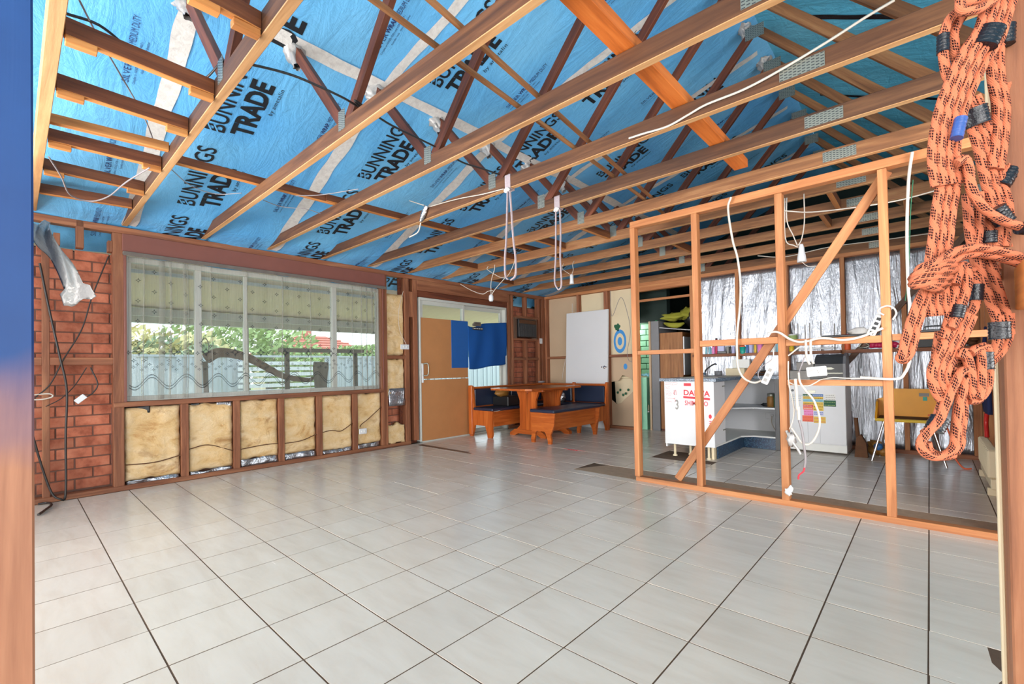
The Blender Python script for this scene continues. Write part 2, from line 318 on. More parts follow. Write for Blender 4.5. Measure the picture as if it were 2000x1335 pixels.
class MB:
    def __init__(s): s.v = []; s.f = []; s.sm = []; s.mi = []; s.uv = {}; s.cur = 0
    def add(s, vs, fs, smooth=False, uvs=None):
        b = len(s.v); s.v += [tuple(v) for v in vs]
        for i, f in enumerate(fs):
            if uvs: s.uv[len(s.f)] = uvs[i]
            s.f.append(tuple(b+k for k in f)); s.sm.append(smooth); s.mi.append(s.cur)
        return s
    def box(s, x0, x1, y0, y1, z0, z1, c=0.0, M=None):
        if x0 > x1: x0, x1 = x1, x0
        if y0 > y1: y0, y1 = y1, y0
        if z0 > z1: z0, z1 = z1, z0
        c = min(c, (x1-x0)*.3, (y1-y0)*.3, (z1-z0)*.3)
        if c <= 0:
            vs = [(x, y, z) for x in (x0, x1) for y in (y0, y1) for z in (z0, z1)]
            fs = [(0, 1, 3, 2), (4, 6, 7, 5), (0, 4, 5, 1), (2, 3, 7, 6), (0, 2, 6, 4), (1, 5, 7, 3)]
        else:
            lo, hi = (x0, y0, z0), (x1, y1, z1); vs = []; idx = {}
            for i in range(8):
                sg = ((i >> 2) & 1, (i >> 1) & 1, i & 1); cr = [hi[a] if sg[a] else lo[a] for a in range(3)]
                for a in range(3):
                    p = list(cr)
                    for b in range(3):
                        if b != a: p[b] += -c if sg[b] else c
                    idx[(i, a)] = len(vs); vs.append(tuple(p))
            fs = []
            for a in range(3):
                b, d = (a+1) % 3, (a+2) % 3
                for sa in (0, 1):
                    q = []
                    for sb, sd in ((0, 0), (1, 0), (1, 1), (0, 1)):
                        sg = [0]*3; sg[a] = sa; sg[b] = sb; sg[d] = sd; q.append(idx[(sg[0]*4+sg[1]*2+sg[2], a)])
                    fs.append(tuple(q if sa else q[::-1]))
            for a in range(3):
                b, d = (a+1) % 3, (a+2) % 3
                for sb in (0, 1):
                    for sd in (0, 1):
                        q = []
                        for sa in (0, 1):
                            sg = [0]*3; sg[a] = sa; sg[b] = sb; sg[d] = sd; q.append(sg[0]*4+sg[1]*2+sg[2])
                        f = (idx[(q[0], b)], idx[(q[1], b)], idx[(q[1], d)], idx[(q[0], d)])
                        fs.append(f if sb == sd else f[::-1])
            for i in range(8):
                f = (idx[(i, 0)], idx[(i, 1)], idx[(i, 2)]); par = bin(i).count('1') % 2
                fs.append(f if par else f[::-1])
        if M is not None: vs = [tuple(M @ Vector(v)) for v in vs]
        return s.add(vs, fs)
    def prism(s, poly, axis, a, b, smooth=False):
        n = len(poly)
        def P(u, v, w): return {'x': (w, u, v), 'y': (u, w, v), 'z': (u, v, w)}[axis]
        vs = [P(u, v, a) for u, v in poly]+[P(u, v, b) for u, v in poly]
        area2 = sum(poly[i][0]*poly[(i+1) % n][1]-poly[(i+1) % n][0]*poly[i][1] for i in range(n))
        flip = (area2 > 0) == (axis != 'y')
        if a > b: flip = not flip
        top = tuple(range(n, 2*n)); bot = tuple(range(n))[::-1]; sd = [(i, (i+1) % n, n+(i+1) % n, n+i) for i in range(n)]
        fs = [top, bot]+sd if flip else [top[::-1], bot[::-1]]+[f[::-1] for f in sd]
        return s.add(vs, fs, smooth)
    def tube(s, P, r, n=8, closed=False, uv=False, flat=1.0, cap=True):
        P = [Vector(p) for p in P]; m = len(P); vs = []; L = 0; Ls = []
        nrm = None
        for i in range(m):
            a = P[(i-1) % m] if closed or i > 0 else P[0]; b = P[(i+1) % m] if closed or i < m-1 else P[m-1]
            t = (b-a)
            t = t.normalized() if t.length > 1e-9 else Vector((0, 0, 1))
            if nrm is None:
                nrm = t.cross(Vector((0, 0, 1)) if abs(t.z) < .9 else Vector((1, 0, 0))).normalized()
            else:
                nrm = nrm-t*nrm.dot(t); nrm = nrm.normalized() if nrm.length > 1e-6 else t.orthogonal().normalized()
            bt = t.cross(nrm); rad = r(i/(m-1)) if callable(r) else r
            if i: L += (P[i]-P[i-1]).length
            Ls.append(L)
            for k in range(n):
                an = 2*pi*k/n; vs.append(P[i]+nrm*(rad*math.cos(an))+bt*(rad*flat*math.sin(an)))
        fs = []; uvs = []
        for i in range(m if closed else m-1):
            j = (i+1) % m
            for k in range(n):
                k2 = (k+1) % n; fs.append((i*n+k, i*n+k2, j*n+k2, j*n+k))
                lj = Ls[j] if j > i else L+(P[0]-P[-1]).length
                uvs.append(((k/n, Ls[i]), ((k+1)/n, Ls[i]), ((k+1)/n, lj), (k/n, lj)))
        s.add(vs, fs, True, uvs if uv else None)
        if cap and not closed:
            s.add(vs[:n], [tuple(range(n))[::-1]]); s.add(vs[-n:], [tuple(range(n))])
        return s
    def lathe(s, prof, c=(0, 0, 0), n=16, axis='z', M=None):
        vs = []
        for r, h in prof:
            for k in range(n):
                a = 2*pi*k/n; x, y = r*math.cos(a), r*math.sin(a)
                p = {'z': (x, y, h), 'x': (h, x, y), 'y': (y, h, x)}[axis]
                p = (p[0]+c[0], p[1]+c[1], p[2]+c[2])
                vs.append(tuple(M @ Vector(p)) if M is not None else p)
        fs = []
        for i in range(len(prof)-1):
            for k in range(n):
                k2 = (k+1) % n; fs.append((i*n+k, i*n+k2, (i+1)*n+k2, (i+1)*n+k))
        s.add(vs, fs, True)
        s.add(vs[:n], [tuple(range(n))[::-1]]); s.add(vs[-n:], [tuple(range(n))]); return s
    def grid(s, fn, nu, nv, smooth=True):
        vs = [fn(i/nu, j/nv) for i in range(nu+1) for j in range(nv+1)]
        fs = [(i*(nv+1)+j, (i+1)*(nv+1)+j, (i+1)*(nv+1)+j+1, i*(nv+1)+j+1) for i in range(nu) for j in range(nv)]
        return s.add(vs, fs, smooth)
    def slab(s, fn, nu, nv, off):
        off = Vector(off); A = [Vector(fn(i/nu, j/nv)) for i in range(nu+1) for j in range(nv+1)]; n = len(A)
        id_ = lambda i, j: i*(nv+1)+j
        top = [(id_(i, j), id_(i+1, j), id_(i+1, j+1), id_(i, j+1)) for i in range(nu) for j in range(nv)]
        fs = top+[tuple(k+n for k in f[::-1]) for f in top]
        rim = [id_(i, 0) for i in range(nu+1)]+[id_(nu, j) for j in range(1, nv+1)]+[id_(i, nv) for i in range(nu-1, -1, -1)]+[id_(0, j) for j in range(nv-1, 0, -1)]
        for a, b in zip(rim, rim[1:]+rim[:1]): fs.append((b, a, a+n, b+n))
        return s.add([tuple(p) for p in A]+[tuple(p+off) for p in A], fs, True)
    def ball(s, c, r, sc=(1, 1, 1), nz=0.0, n=10, m=7, seed=0):
        vs = []
        for j in range(m+1):
            th = pi*j/m
            for i in range(n):
                ph = 2*pi*i/n; d = Vector((math.sin(th)*math.cos(ph), math.sin(th)*math.sin(ph), math.cos(th)))
                k = 1+nz*noise.noise(d*2.1+Vector((seed*3.7, seed, 0)))
                vs.append((c[0]+d.x*r*k*sc[0], c[1]+d.y*r*k*sc[1], c[2]+d.z*r*k*sc[2]))
        fs = [(j*n+i, (j+1)*n+i, (j+1)*n+(i+1) % n, j*n+(i+1) % n) for j in range(m) for i in range(n)]
        return s.add(vs, fs, True)
    def mesh(s, name, mat):
        me = bpy.data.meshes.new(name); me.from_pydata(s.v, [], s.f)
        for m in (mat if isinstance(mat, (list, tuple)) else [mat]): me.materials.append(M_[m] if isinstance(m, str) else m)
        me.polygons.foreach_set('use_smooth', s.sm); me.polygons.foreach_set('material_index', s.mi)
        if s.uv:
            ul = me.uv_layers.new(name='UVMap')
            for pi_, p in enumerate(me.polygons):
                u = s.uv.get(pi_)
                if u:
                    for li, c in zip(p.loop_indices, u): ul.data[li].uv = c
        me.update(); return me
    def build(s, name, mat, parent=None, **tags):
        return link_flat(name, s.mesh(name, mat), parent, Matrix.Identity(4), **tags)

PM = {}
def thing(name, label, cat, loc, group=None, kind=None):
    o = bpy.data.objects.new(name, None); COL.objects.link(o); o.location = loc; o.empty_display_size = .1
    ORG[o.name] = Vector(loc)
    if label: o['label'] = label
    if cat: o['category'] = cat
    if group: o['group'] = group
    if kind: o['kind'] = kind
    return o
def struct(name, loc=(0, 0, 0)): return thing(name, None, None, loc, None, 'structure')
def tag(o, label, cat, group=None):
    o['label'] = label; o['category'] = cat
    if group: o['group'] = group
    return o

BEAMS = {}
def beam(name, p0, p1, w, h, mat, parent=None, up=(0, 0, 1), c=.0025, **tags):
    """timber from p0 to p1 along its axis; w across, h along up; grain runs along it"""
    p0, p1 = Vector(p0), Vector(p1); x = p1-p0; L = x.length; x.normalize(); u = Vector(up)
    if abs(x.dot(u)) > .99: u = Vector((0, 1, 0))
    y = u.cross(x).normalized(); z = x.cross(y)
    key = (round(L, 3), round(w, 3), round(h, 3), mat)
    if key not in BEAMS:
        BEAMS[key] = MB().box(-L/2, L/2, -w/2, w/2, -h/2, h/2, c).mesh(name, mat)
    mid = (p0+p1)/2
    Mx = Matrix(((x.x, y.x, z.x, mid.x), (x.y, y.y, z.y, mid.y), (x.z, y.z, z.z, mid.z), (0, 0, 0, 1)))
    return link_flat(name, BEAMS[key], parent, Mx, **tags)
TWO = {}
def beam2(name, p0, p1, w, h, side, low, parent=None, **tags):
    """timber with a lit underside and shaded sides put into its colours"""
    p0, p1 = Vector(p0), Vector(p1); x = p1-p0; L = x.length; x.normalize(); y = Vector((0, 0, 1)).cross(x).normalized(); z = x.cross(y)
    key = (round(L, 3), round(w, 3), round(h, 3), side, low)
    if key not in TWO:
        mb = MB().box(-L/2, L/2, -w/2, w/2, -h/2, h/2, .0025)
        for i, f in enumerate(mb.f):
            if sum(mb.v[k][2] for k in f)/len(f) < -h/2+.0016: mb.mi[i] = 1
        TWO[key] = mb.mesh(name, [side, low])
    mid = (p0+p1)/2
    Mx = Matrix(((x.x, y.x, z.x, mid.x), (x.y, y.y, z.y, mid.y), (x.z, y.z, z.z, mid.z), (0, 0, 0, 1)))
    return link_flat(name, TWO[key], parent, Mx, **tags)
def link_flat(name, me, parent, Mx, **tags):
    o = bpy.data.objects.new(name, me); COL.objects.link(o)
    if parent is not None:
        o.parent = parent
        pm = PM.get(parent.name); base = pm if pm is not None else Matrix.Translation(ORG.get(parent.name, Vector()))
        o.matrix_local = base.inverted() @ Mx
    else: o.matrix_local = Mx
    PM[o.name] = Mx; ORG[o.name] = Mx.translation.copy()
    for k, v in tags.items(): o[k] = v
    return o
def bxbeam(name, x0, x1, y0, y1, z0, z1, mat, parent=None, **tags):
    d = (x1-x0, y1-y0, z1-z0); a = max(range(3), key=lambda i: d[i]); cx, cy, cz = (x0+x1)/2, (y0+y1)/2, (z0+z1)/2
    if a == 0: return beam(name, (x0, cy, cz), (x1, cy, cz), d[1], d[2], mat, parent, (0, 0, 1), **tags)
    if a == 1: return beam(name, (cx, y0, cz), (cx, y1, cz), d[0], d[2], mat, parent, (0, 0, 1), **tags)
    return beam(name, (cx, cy, z0), (cx, cy, z1), d[0], d[1], mat, parent, (0, 1, 0), **tags)
def link_sub(name, mb, mat, parent, **tags):
    """a mesh in world coordinates under a parent whose own frame may be turned"""
    return link_flat(name, mb.mesh(name, mat), parent, Matrix.Identity(4), **tags)

def text_mesh(txt, bold=0.0, space=1.0):
    cu = bpy.data.curves.new('lettering', 'FONT'); cu.body = txt; cu.offset = bold; cu.space_character = space; cu.resolution_u = 3
    o = bpy.data.objects.new('lettering', cu); COL.objects.link(o)
    bpy.context.view_layer.update()
    me = bpy.data.meshes.new_from_object(o); bpy.data.objects.remove(o)
    vs = [v.co.copy() for v in me.vertices]; fs = [tuple(p.vertices) for p in me.polygons]; bpy.data.meshes.remove(me)
    x0 = min(v.x for v in vs); x1 = max(v.x for v in vs); y0 = min(v.y for v in vs); y1 = max(v.y for v in vs)
    return [((v.x-x0)/(x1-x0), (v.y-y0)/(y1-y0)) for v in vs], fs
def put_text(mb, T, o, ux, uy, wdt, hgt, fn=None):
    o, ux, uy = Vector(o), Vector(ux), Vector(uy)
    vs = [o+ux*(u*wdt)+uy*(v*hgt) for u, v in T[0]]
    if fn: vs = [fn(p) for p in vs]
    mb.add(vs, T[1]); return mb
ROPE = [[[[5.5272,0.6465,1.6153],[5.5187,0.6392,1.5835],[5.5084,0.6305,1.5441],[5.4924,0.6165,1.5138],[5.4785,0.6043,1.4782],[5.4664,0.5939,1.4402],[5.4591,0.5879,1.4026],[5.4556,0.5853,1.3657],[5.4586,0.5887,1.3275]],[[5.5186,0.6332,1.616],[5.5101,0.6259,1.5843],[5.5002,0.6176,1.5465],[5.4847,0.604,1.5172],[5.4704,0.5915,1.4808],[5.458,0.5808,1.4417],[5.4505,0.5746,1.4028],[5.4468,0.5719,1.364],[5.4499,0.5754,1.3246]],[[5.5105,0.6258,1.6198],[5.502,0.6185,1.588],[5.4926,0.6106,1.5517],[5.4775,0.5972,1.5231],[5.4627,0.5844,1.4857],[5.4499,0.5734,1.4454],[5.4421,0.5669,1.4048],[5.4382,0.5641,1.364],[5.4414,0.5676,1.3233]],[[5.503,0.6242,1.6269],[5.4944,0.6169,1.5949],[5.4854,0.6092,1.5598],[5.4705,0.5961,1.5318],[5.4552,0.5828,1.4931],[5.442,0.5714,1.4513],[5.4337,0.5647,1.409],[5.4297,0.5617,1.3657],[5.4329,0.5653,1.3235]],[[5.4568,0.5895,1.3436],[5.4542,0.5876,1.3164],[5.4496,0.5839,1.2843],[5.4459,0.5811,1.2483],[5.4405,0.577,1.2048],[5.4394,0.5769,1.1522],[5.4405,0.5782,1.1287]],[[5.4482,0.5816,1.345],[5.4457,0.5798,1.3182],[5.4411,0.5761,1.2861],[5.4373,0.5733,1.2499],[5.4319,0.5691,1.2057],[5.4308,0.569,1.1521],[5.4319,0.5704,1.1279]],[[5.4396,0.5738,1.3464],[5.4372,0.572,1.32],[5.4325,0.5683,1.2879],[5.4288,0.5655,1.2516],[5.4233,0.5612,1.2067],[5.4221,0.5611,1.1519],[5.4232,0.5625,1.127]],[[5.4761,0.6162,1.61],[5.4555,0.5978,1.5886],[5.4469,0.5904,1.5616],[5.4458,0.5898,1.5371],[5.4482,0.5925,1.5071],[5.4553,0.5994,1.477],[5.4647,0.6085,1.4468]],[[5.474,0.6171,1.6006],[5.4603,0.6051,1.5736],[5.4587,0.6041,1.5436],[5.4631,0.6087,1.5135],[5.4697,0.6151,1.4915]],[[5.4655,0.5715,1.6004],[5.4661,0.5723,1.5794],[5.4796,0.5847,1.5791],[5.4933,0.5971,1.5866],[5.5052,0.6077,1.5969]],[[5.4635,0.5828,1.619],[5.4709,0.59,1.5976],[5.4906,0.6079,1.6025],[5.5027,0.6187,1.6155]],[[5.5226,0.6557,1.6224],[5.5147,0.6492,1.5794],[5.5092,0.645,1.5313],[5.5096,0.646,1.4915],[5.5141,0.6509,1.4504],[5.5122,0.6499,1.4061],[5.5074,0.6461,1.3678],[5.505,0.6443,1.3515]],[[5.5141,0.6479,1.6251],[5.5062,0.6414,1.5816],[5.5005,0.637,1.5321],[5.5009,0.6381,1.4904],[5.5054,0.6429,1.4498],[5.5035,0.6419,1.4073],[5.4988,0.6382,1.3698],[5.4965,0.6364,1.3536]],[[5.5183,0.6648,1.4885],[5.5226,0.6693,1.4588],[5.5323,0.6786,1.4307],[5.5331,0.6799,1.3986],[5.5257,0.6738,1.3618],[5.5147,0.6642,1.3338],[5.5091,0.6592,1.3249]],[[5.5108,0.658,1.4864],[5.5153,0.6627,1.4555],[5.5248,0.6718,1.4282],[5.5255,0.673,1.3998],[5.5186,0.6672,1.3655],[5.5082,0.6581,1.3391],[5.5033,0.6538,1.3317]],[[5.4816,0.629,1.4696],[5.4911,0.6382,1.4362],[5.4988,0.6458,1.4021],[5.5042,0.6514,1.3659],[5.5095,0.6568,1.3305],[5.5159,0.6632,1.2975],[5.5205,0.668,1.265],[5.5178,0.6661,1.2331]],[[5.4734,0.6215,1.4652],[5.4828,0.6307,1.4321],[5.4902,0.638,1.3991],[5.4956,0.6435,1.3634],[5.5009,0.649,1.3277],[5.5073,0.6554,1.2947],[5.5117,0.6599,1.2644],[5.5091,0.658,1.2344]],[[5.4651,0.6141,1.4608],[5.4745,0.6232,1.4281],[5.4817,0.6303,1.3961],[5.4869,0.6357,1.3609],[5.4923,0.6412,1.3249],[5.4987,0.6476,1.2918],[5.5029,0.6519,1.2638],[5.5003,0.65,1.2356]],[[5.4556,0.5666,1.3514],[5.4645,0.5746,1.3591],[5.469,0.579,1.3432],[5.4713,0.5816,1.3169],[5.4796,0.5895,1.2931],[5.4928,0.6018,1.2758],[5.5099,0.6177,1.2631],[5.5292,0.6354,1.2553]],[[5.4687,0.6279,1.3196],[5.47,0.6297,1.2837],[5.4715,0.6315,1.2546],[5.4768,0.637,1.2145],[5.4804,0.6407,1.1923]],[[5.4824,0.6376,1.3208],[5.483,0.6386,1.2943],[5.4813,0.6375,1.2663],[5.4784,0.6354,1.2367],[5.4801,0.6374,1.2087]],[[5.4918,0.6489,1.3213],[5.494,0.6515,1.2869],[5.4933,0.6514,1.2525],[5.4917,0.6503,1.2307],[5.4952,0.654,1.2056],[5.5005,0.6592,1.1836]],[[5.5058,0.6673,1.3099],[5.5166,0.6779,1.2672],[5.5196,0.681,1.2436],[5.5144,0.6767,1.2186],[5.5036,0.6671,1.2]],[[5.4334,0.5434,1.2047],[5.449,0.5574,1.2191],[5.4687,0.5753,1.2253],[5.4883,0.5932,1.2234],[5.5099,0.613,1.2162],[5.5336,0.6349,1.2054]],[[5.4378,0.5556,1.1999],[5.4534,0.5697,1.2115],[5.4744,0.5888,1.2184],[5.4996,0.6118,1.2127],[5.5279,0.6379,1.2001]],[[5.447,0.5775,1.2048],[5.4401,0.55,1.209],[5.4268,0.5293,1.2021],[5.4136,0.5261,1.1963],[5.41,0.5439,1.1905]],[[5.4536,0.5836,1.2001],[5.4421,0.552,1.2016],[5.4267,0.5293,1.1977],[5.4135,0.5261,1.1919],[5.4076,0.5419,1.186]],[[5.4558,0.5857,1.1955],[5.4419,0.552,1.1928],[5.4266,0.5293,1.1904],[5.4113,0.5241,1.189],[5.4037,0.5383,1.1831]],[[5.4489,0.5795,1.1851],[5.4352,0.546,1.1826],[5.4221,0.5253,1.1817],[5.4089,0.5221,1.1802],[5.4041,0.5388,1.1755]],[[5.442,0.5734,1.1762],[5.4317,0.543,1.1738],[5.4197,0.5233,1.173],[5.4088,0.5221,1.1728],[5.4063,0.5408,1.174]],[[5.434,0.5663,1.1673],[5.4261,0.5333,1.1675],[5.4164,0.5244,1.1721],[5.4086,0.5429,1.1784]],[[5.4536,0.5809,1.2042],[5.4467,0.5747,1.1923],[5.442,0.5707,1.1804],[5.4351,0.5646,1.17],[5.4273,0.5574,1.1687]],[[5.422,0.5605,1.1788],[5.4138,0.5533,1.1608],[5.4066,0.5471,1.1397],[5.4,0.5415,1.1171],[5.3944,0.5368,1.0929],[5.3895,0.5327,1.0702],[5.3877,0.5311,1.0642],[5.3927,0.5357,1.0626],[5.3997,0.5419,1.0761],[5.404,0.5455,1.0972],[5.4078,0.5486,1.1169],[5.4156,0.5553,1.1425],[5.4242,0.5626,1.1758]],[[5.4505,0.5704,1.1732],[5.4577,0.5765,1.1984],[5.4626,0.581,1.1998],[5.4646,0.583,1.1878],[5.4637,0.5825,1.1684],[5.4582,0.5779,1.1461],[5.4529,0.5733,1.1254],[5.4448,0.5663,1.1076]],[[5.4568,0.5867,1.1895],[5.4513,0.582,1.1669],[5.4468,0.5784,1.1368],[5.4418,0.5743,1.1143],[5.4358,0.5692,1.0918]],[[5.4495,0.5962,1.1919],[5.4609,0.6066,1.1947],[5.4745,0.619,1.1975]],[[5.4682,0.6025,1.19],[5.4747,0.6086,1.1807],[5.4743,0.6086,1.1625],[5.4728,0.6075,1.1428],[5.4646,0.6003,1.1247],[5.4565,0.5931,1.1128]],[[5.4696,0.5995,1.1262],[5.4606,0.5917,1.1001],[5.4517,0.5839,1.079],[5.443,0.5764,1.0554],[5.4379,0.572,1.0392],[5.4401,0.5743,1.0241],[5.4453,0.5793,1.0109]],[[5.4627,0.593,1.1306],[5.4537,0.5853,1.1048],[5.4449,0.5776,1.0838],[5.436,0.5699,1.0596],[5.4302,0.5649,1.0403],[5.4328,0.5676,1.0207],[5.4385,0.5731,1.0059]],[[5.4557,0.5866,1.1349],[5.4469,0.579,1.1095],[5.4381,0.5713,1.0887],[5.429,0.5634,1.0639],[5.4225,0.5579,1.0413],[5.4254,0.561,1.0173],[5.4316,0.5669,1.001]],[[5.4335,0.5831,1.1043],[5.4293,0.5797,1.0763],[5.4277,0.5786,1.0565],[5.426,0.5774,1.0334],[5.4293,0.5808,1.0201]],[[5.4781,0.6164,1.221],[5.4819,0.6205,1.1858],[5.4881,0.6266,1.1597],[5.4954,0.6338,1.1321],[5.5006,0.6389,1.1075]],[[5.4882,0.6257,1.2178],[5.4965,0.6339,1.184],[5.5037,0.641,1.1502],[5.5088,0.6461,1.1241],[5.5117,0.6492,1.0981]],[[5.4993,0.6346,1.1271],[5.5,0.6357,1.1025],[5.4965,0.6329,1.0813],[5.4884,0.6257,1.0683],[5.4809,0.619,1.0603]],[[5.5122,0.6545,1.1307],[5.511,0.6539,1.0993],[5.5038,0.6477,1.0763],[5.4912,0.6366,1.0584],[5.4813,0.6276,1.052]],[[5.4537,0.5752,1.0625],[5.4586,0.5795,1.0736],[5.4641,0.5849,1.0526],[5.4661,0.587,1.0333],[5.4662,0.5875,1.0108],[5.4679,0.5891,1.0027]],[[5.4654,0.5803,1.0702],[5.475,0.589,1.0763],[5.4776,0.5916,1.0587],[5.4765,0.591,1.0332],[5.4755,0.5905,1.014],[5.4711,0.5867,1.003]],[[5.4732,0.5982,1.075],[5.4829,0.6069,1.0796],[5.4856,0.6096,1.0666],[5.485,0.6096,1.0392],[5.4828,0.6079,1.0182],[5.4729,0.5992,1.0006],[5.4621,0.5894,0.9993]],[[5.4447,0.5942,1.0545],[5.4521,0.6009,1.056],[5.4617,0.6098,1.0475]],[[5.4629,0.5866,1.0462],[5.4533,0.5779,1.0399],[5.4433,0.5692,1.0144],[5.4356,0.5626,0.9904],[5.428,0.5561,0.968],[5.417,0.5463,0.9537],[5.409,0.5392,0.9394],[5.4093,0.5397,0.9265],[5.4198,0.5494,0.9166],[5.4341,0.5625,0.9179],[5.4451,0.5723,0.9305],[5.4474,0.574,0.9546],[5.4503,0.5762,0.982],[5.4551,0.58,1.0109],[5.4591,0.5833,1.0333]],[[5.4491,0.5875,1.0479],[5.4452,0.5842,1.0333],[5.4368,0.577,1.0073],[5.4296,0.5709,0.9813],[5.4226,0.5648,0.9602],[5.4121,0.5554,0.949]],[[5.4534,0.5891,1.0267],[5.456,0.5918,1.007],[5.4561,0.5923,0.9809],[5.4531,0.59,0.9533],[5.4515,0.5889,0.9321],[5.4452,0.5834,0.9192]],[[5.444,0.5823,0.9176],[5.4319,0.5713,0.9146],[5.4176,0.5581,0.9231],[5.4142,0.5548,0.9362]]],[[[5.4465,0.59,1.5616],[5.4458,0.5898,1.5344],0.0088,"b"],[[5.5004,0.6148,1.5595],[5.489,0.6049,1.5306],0.019,"b"],[[5.5181,0.6497,1.572],[5.5164,0.6487,1.5423],0.012,"b"],[[5.4623,0.5689,1.4184],[5.4566,0.5642,1.3884],0.0085,"u"],[[5.4786,0.6185,1.4467],[5.4831,0.6231,1.4208],0.017,"b"],[[5.5217,0.6675,1.3546],[5.508,0.6554,1.3289],0.012,"b"],[[5.4991,0.6344,1.2915],[5.5106,0.6453,1.2696],0.014,"b"],[[5.5224,0.6292,1.2547],[5.5311,0.6372,1.2537],0.01,"b"],[[5.493,0.6457,1.2592],[5.4926,0.6456,1.2406],0.011,"b"],[[5.4752,0.6091,1.1746],[5.4735,0.6081,1.1504],0.0105,"b"],[[5.4554,0.5768,1.1418],[5.4512,0.5732,1.1225],0.0095,"b"],[[5.5,0.6328,1.1171],[5.5001,0.6333,1.0909],0.014,"b"],[[5.4781,0.5959,1.0715],[5.4787,0.597,1.0459],0.0145,"b"],[[5.4259,0.5747,1.0318],[5.4262,0.5752,1.0186],0.011,"b"],[[5.4312,0.5643,0.9738],[5.423,0.5571,0.9546],0.0135,"b"]]]
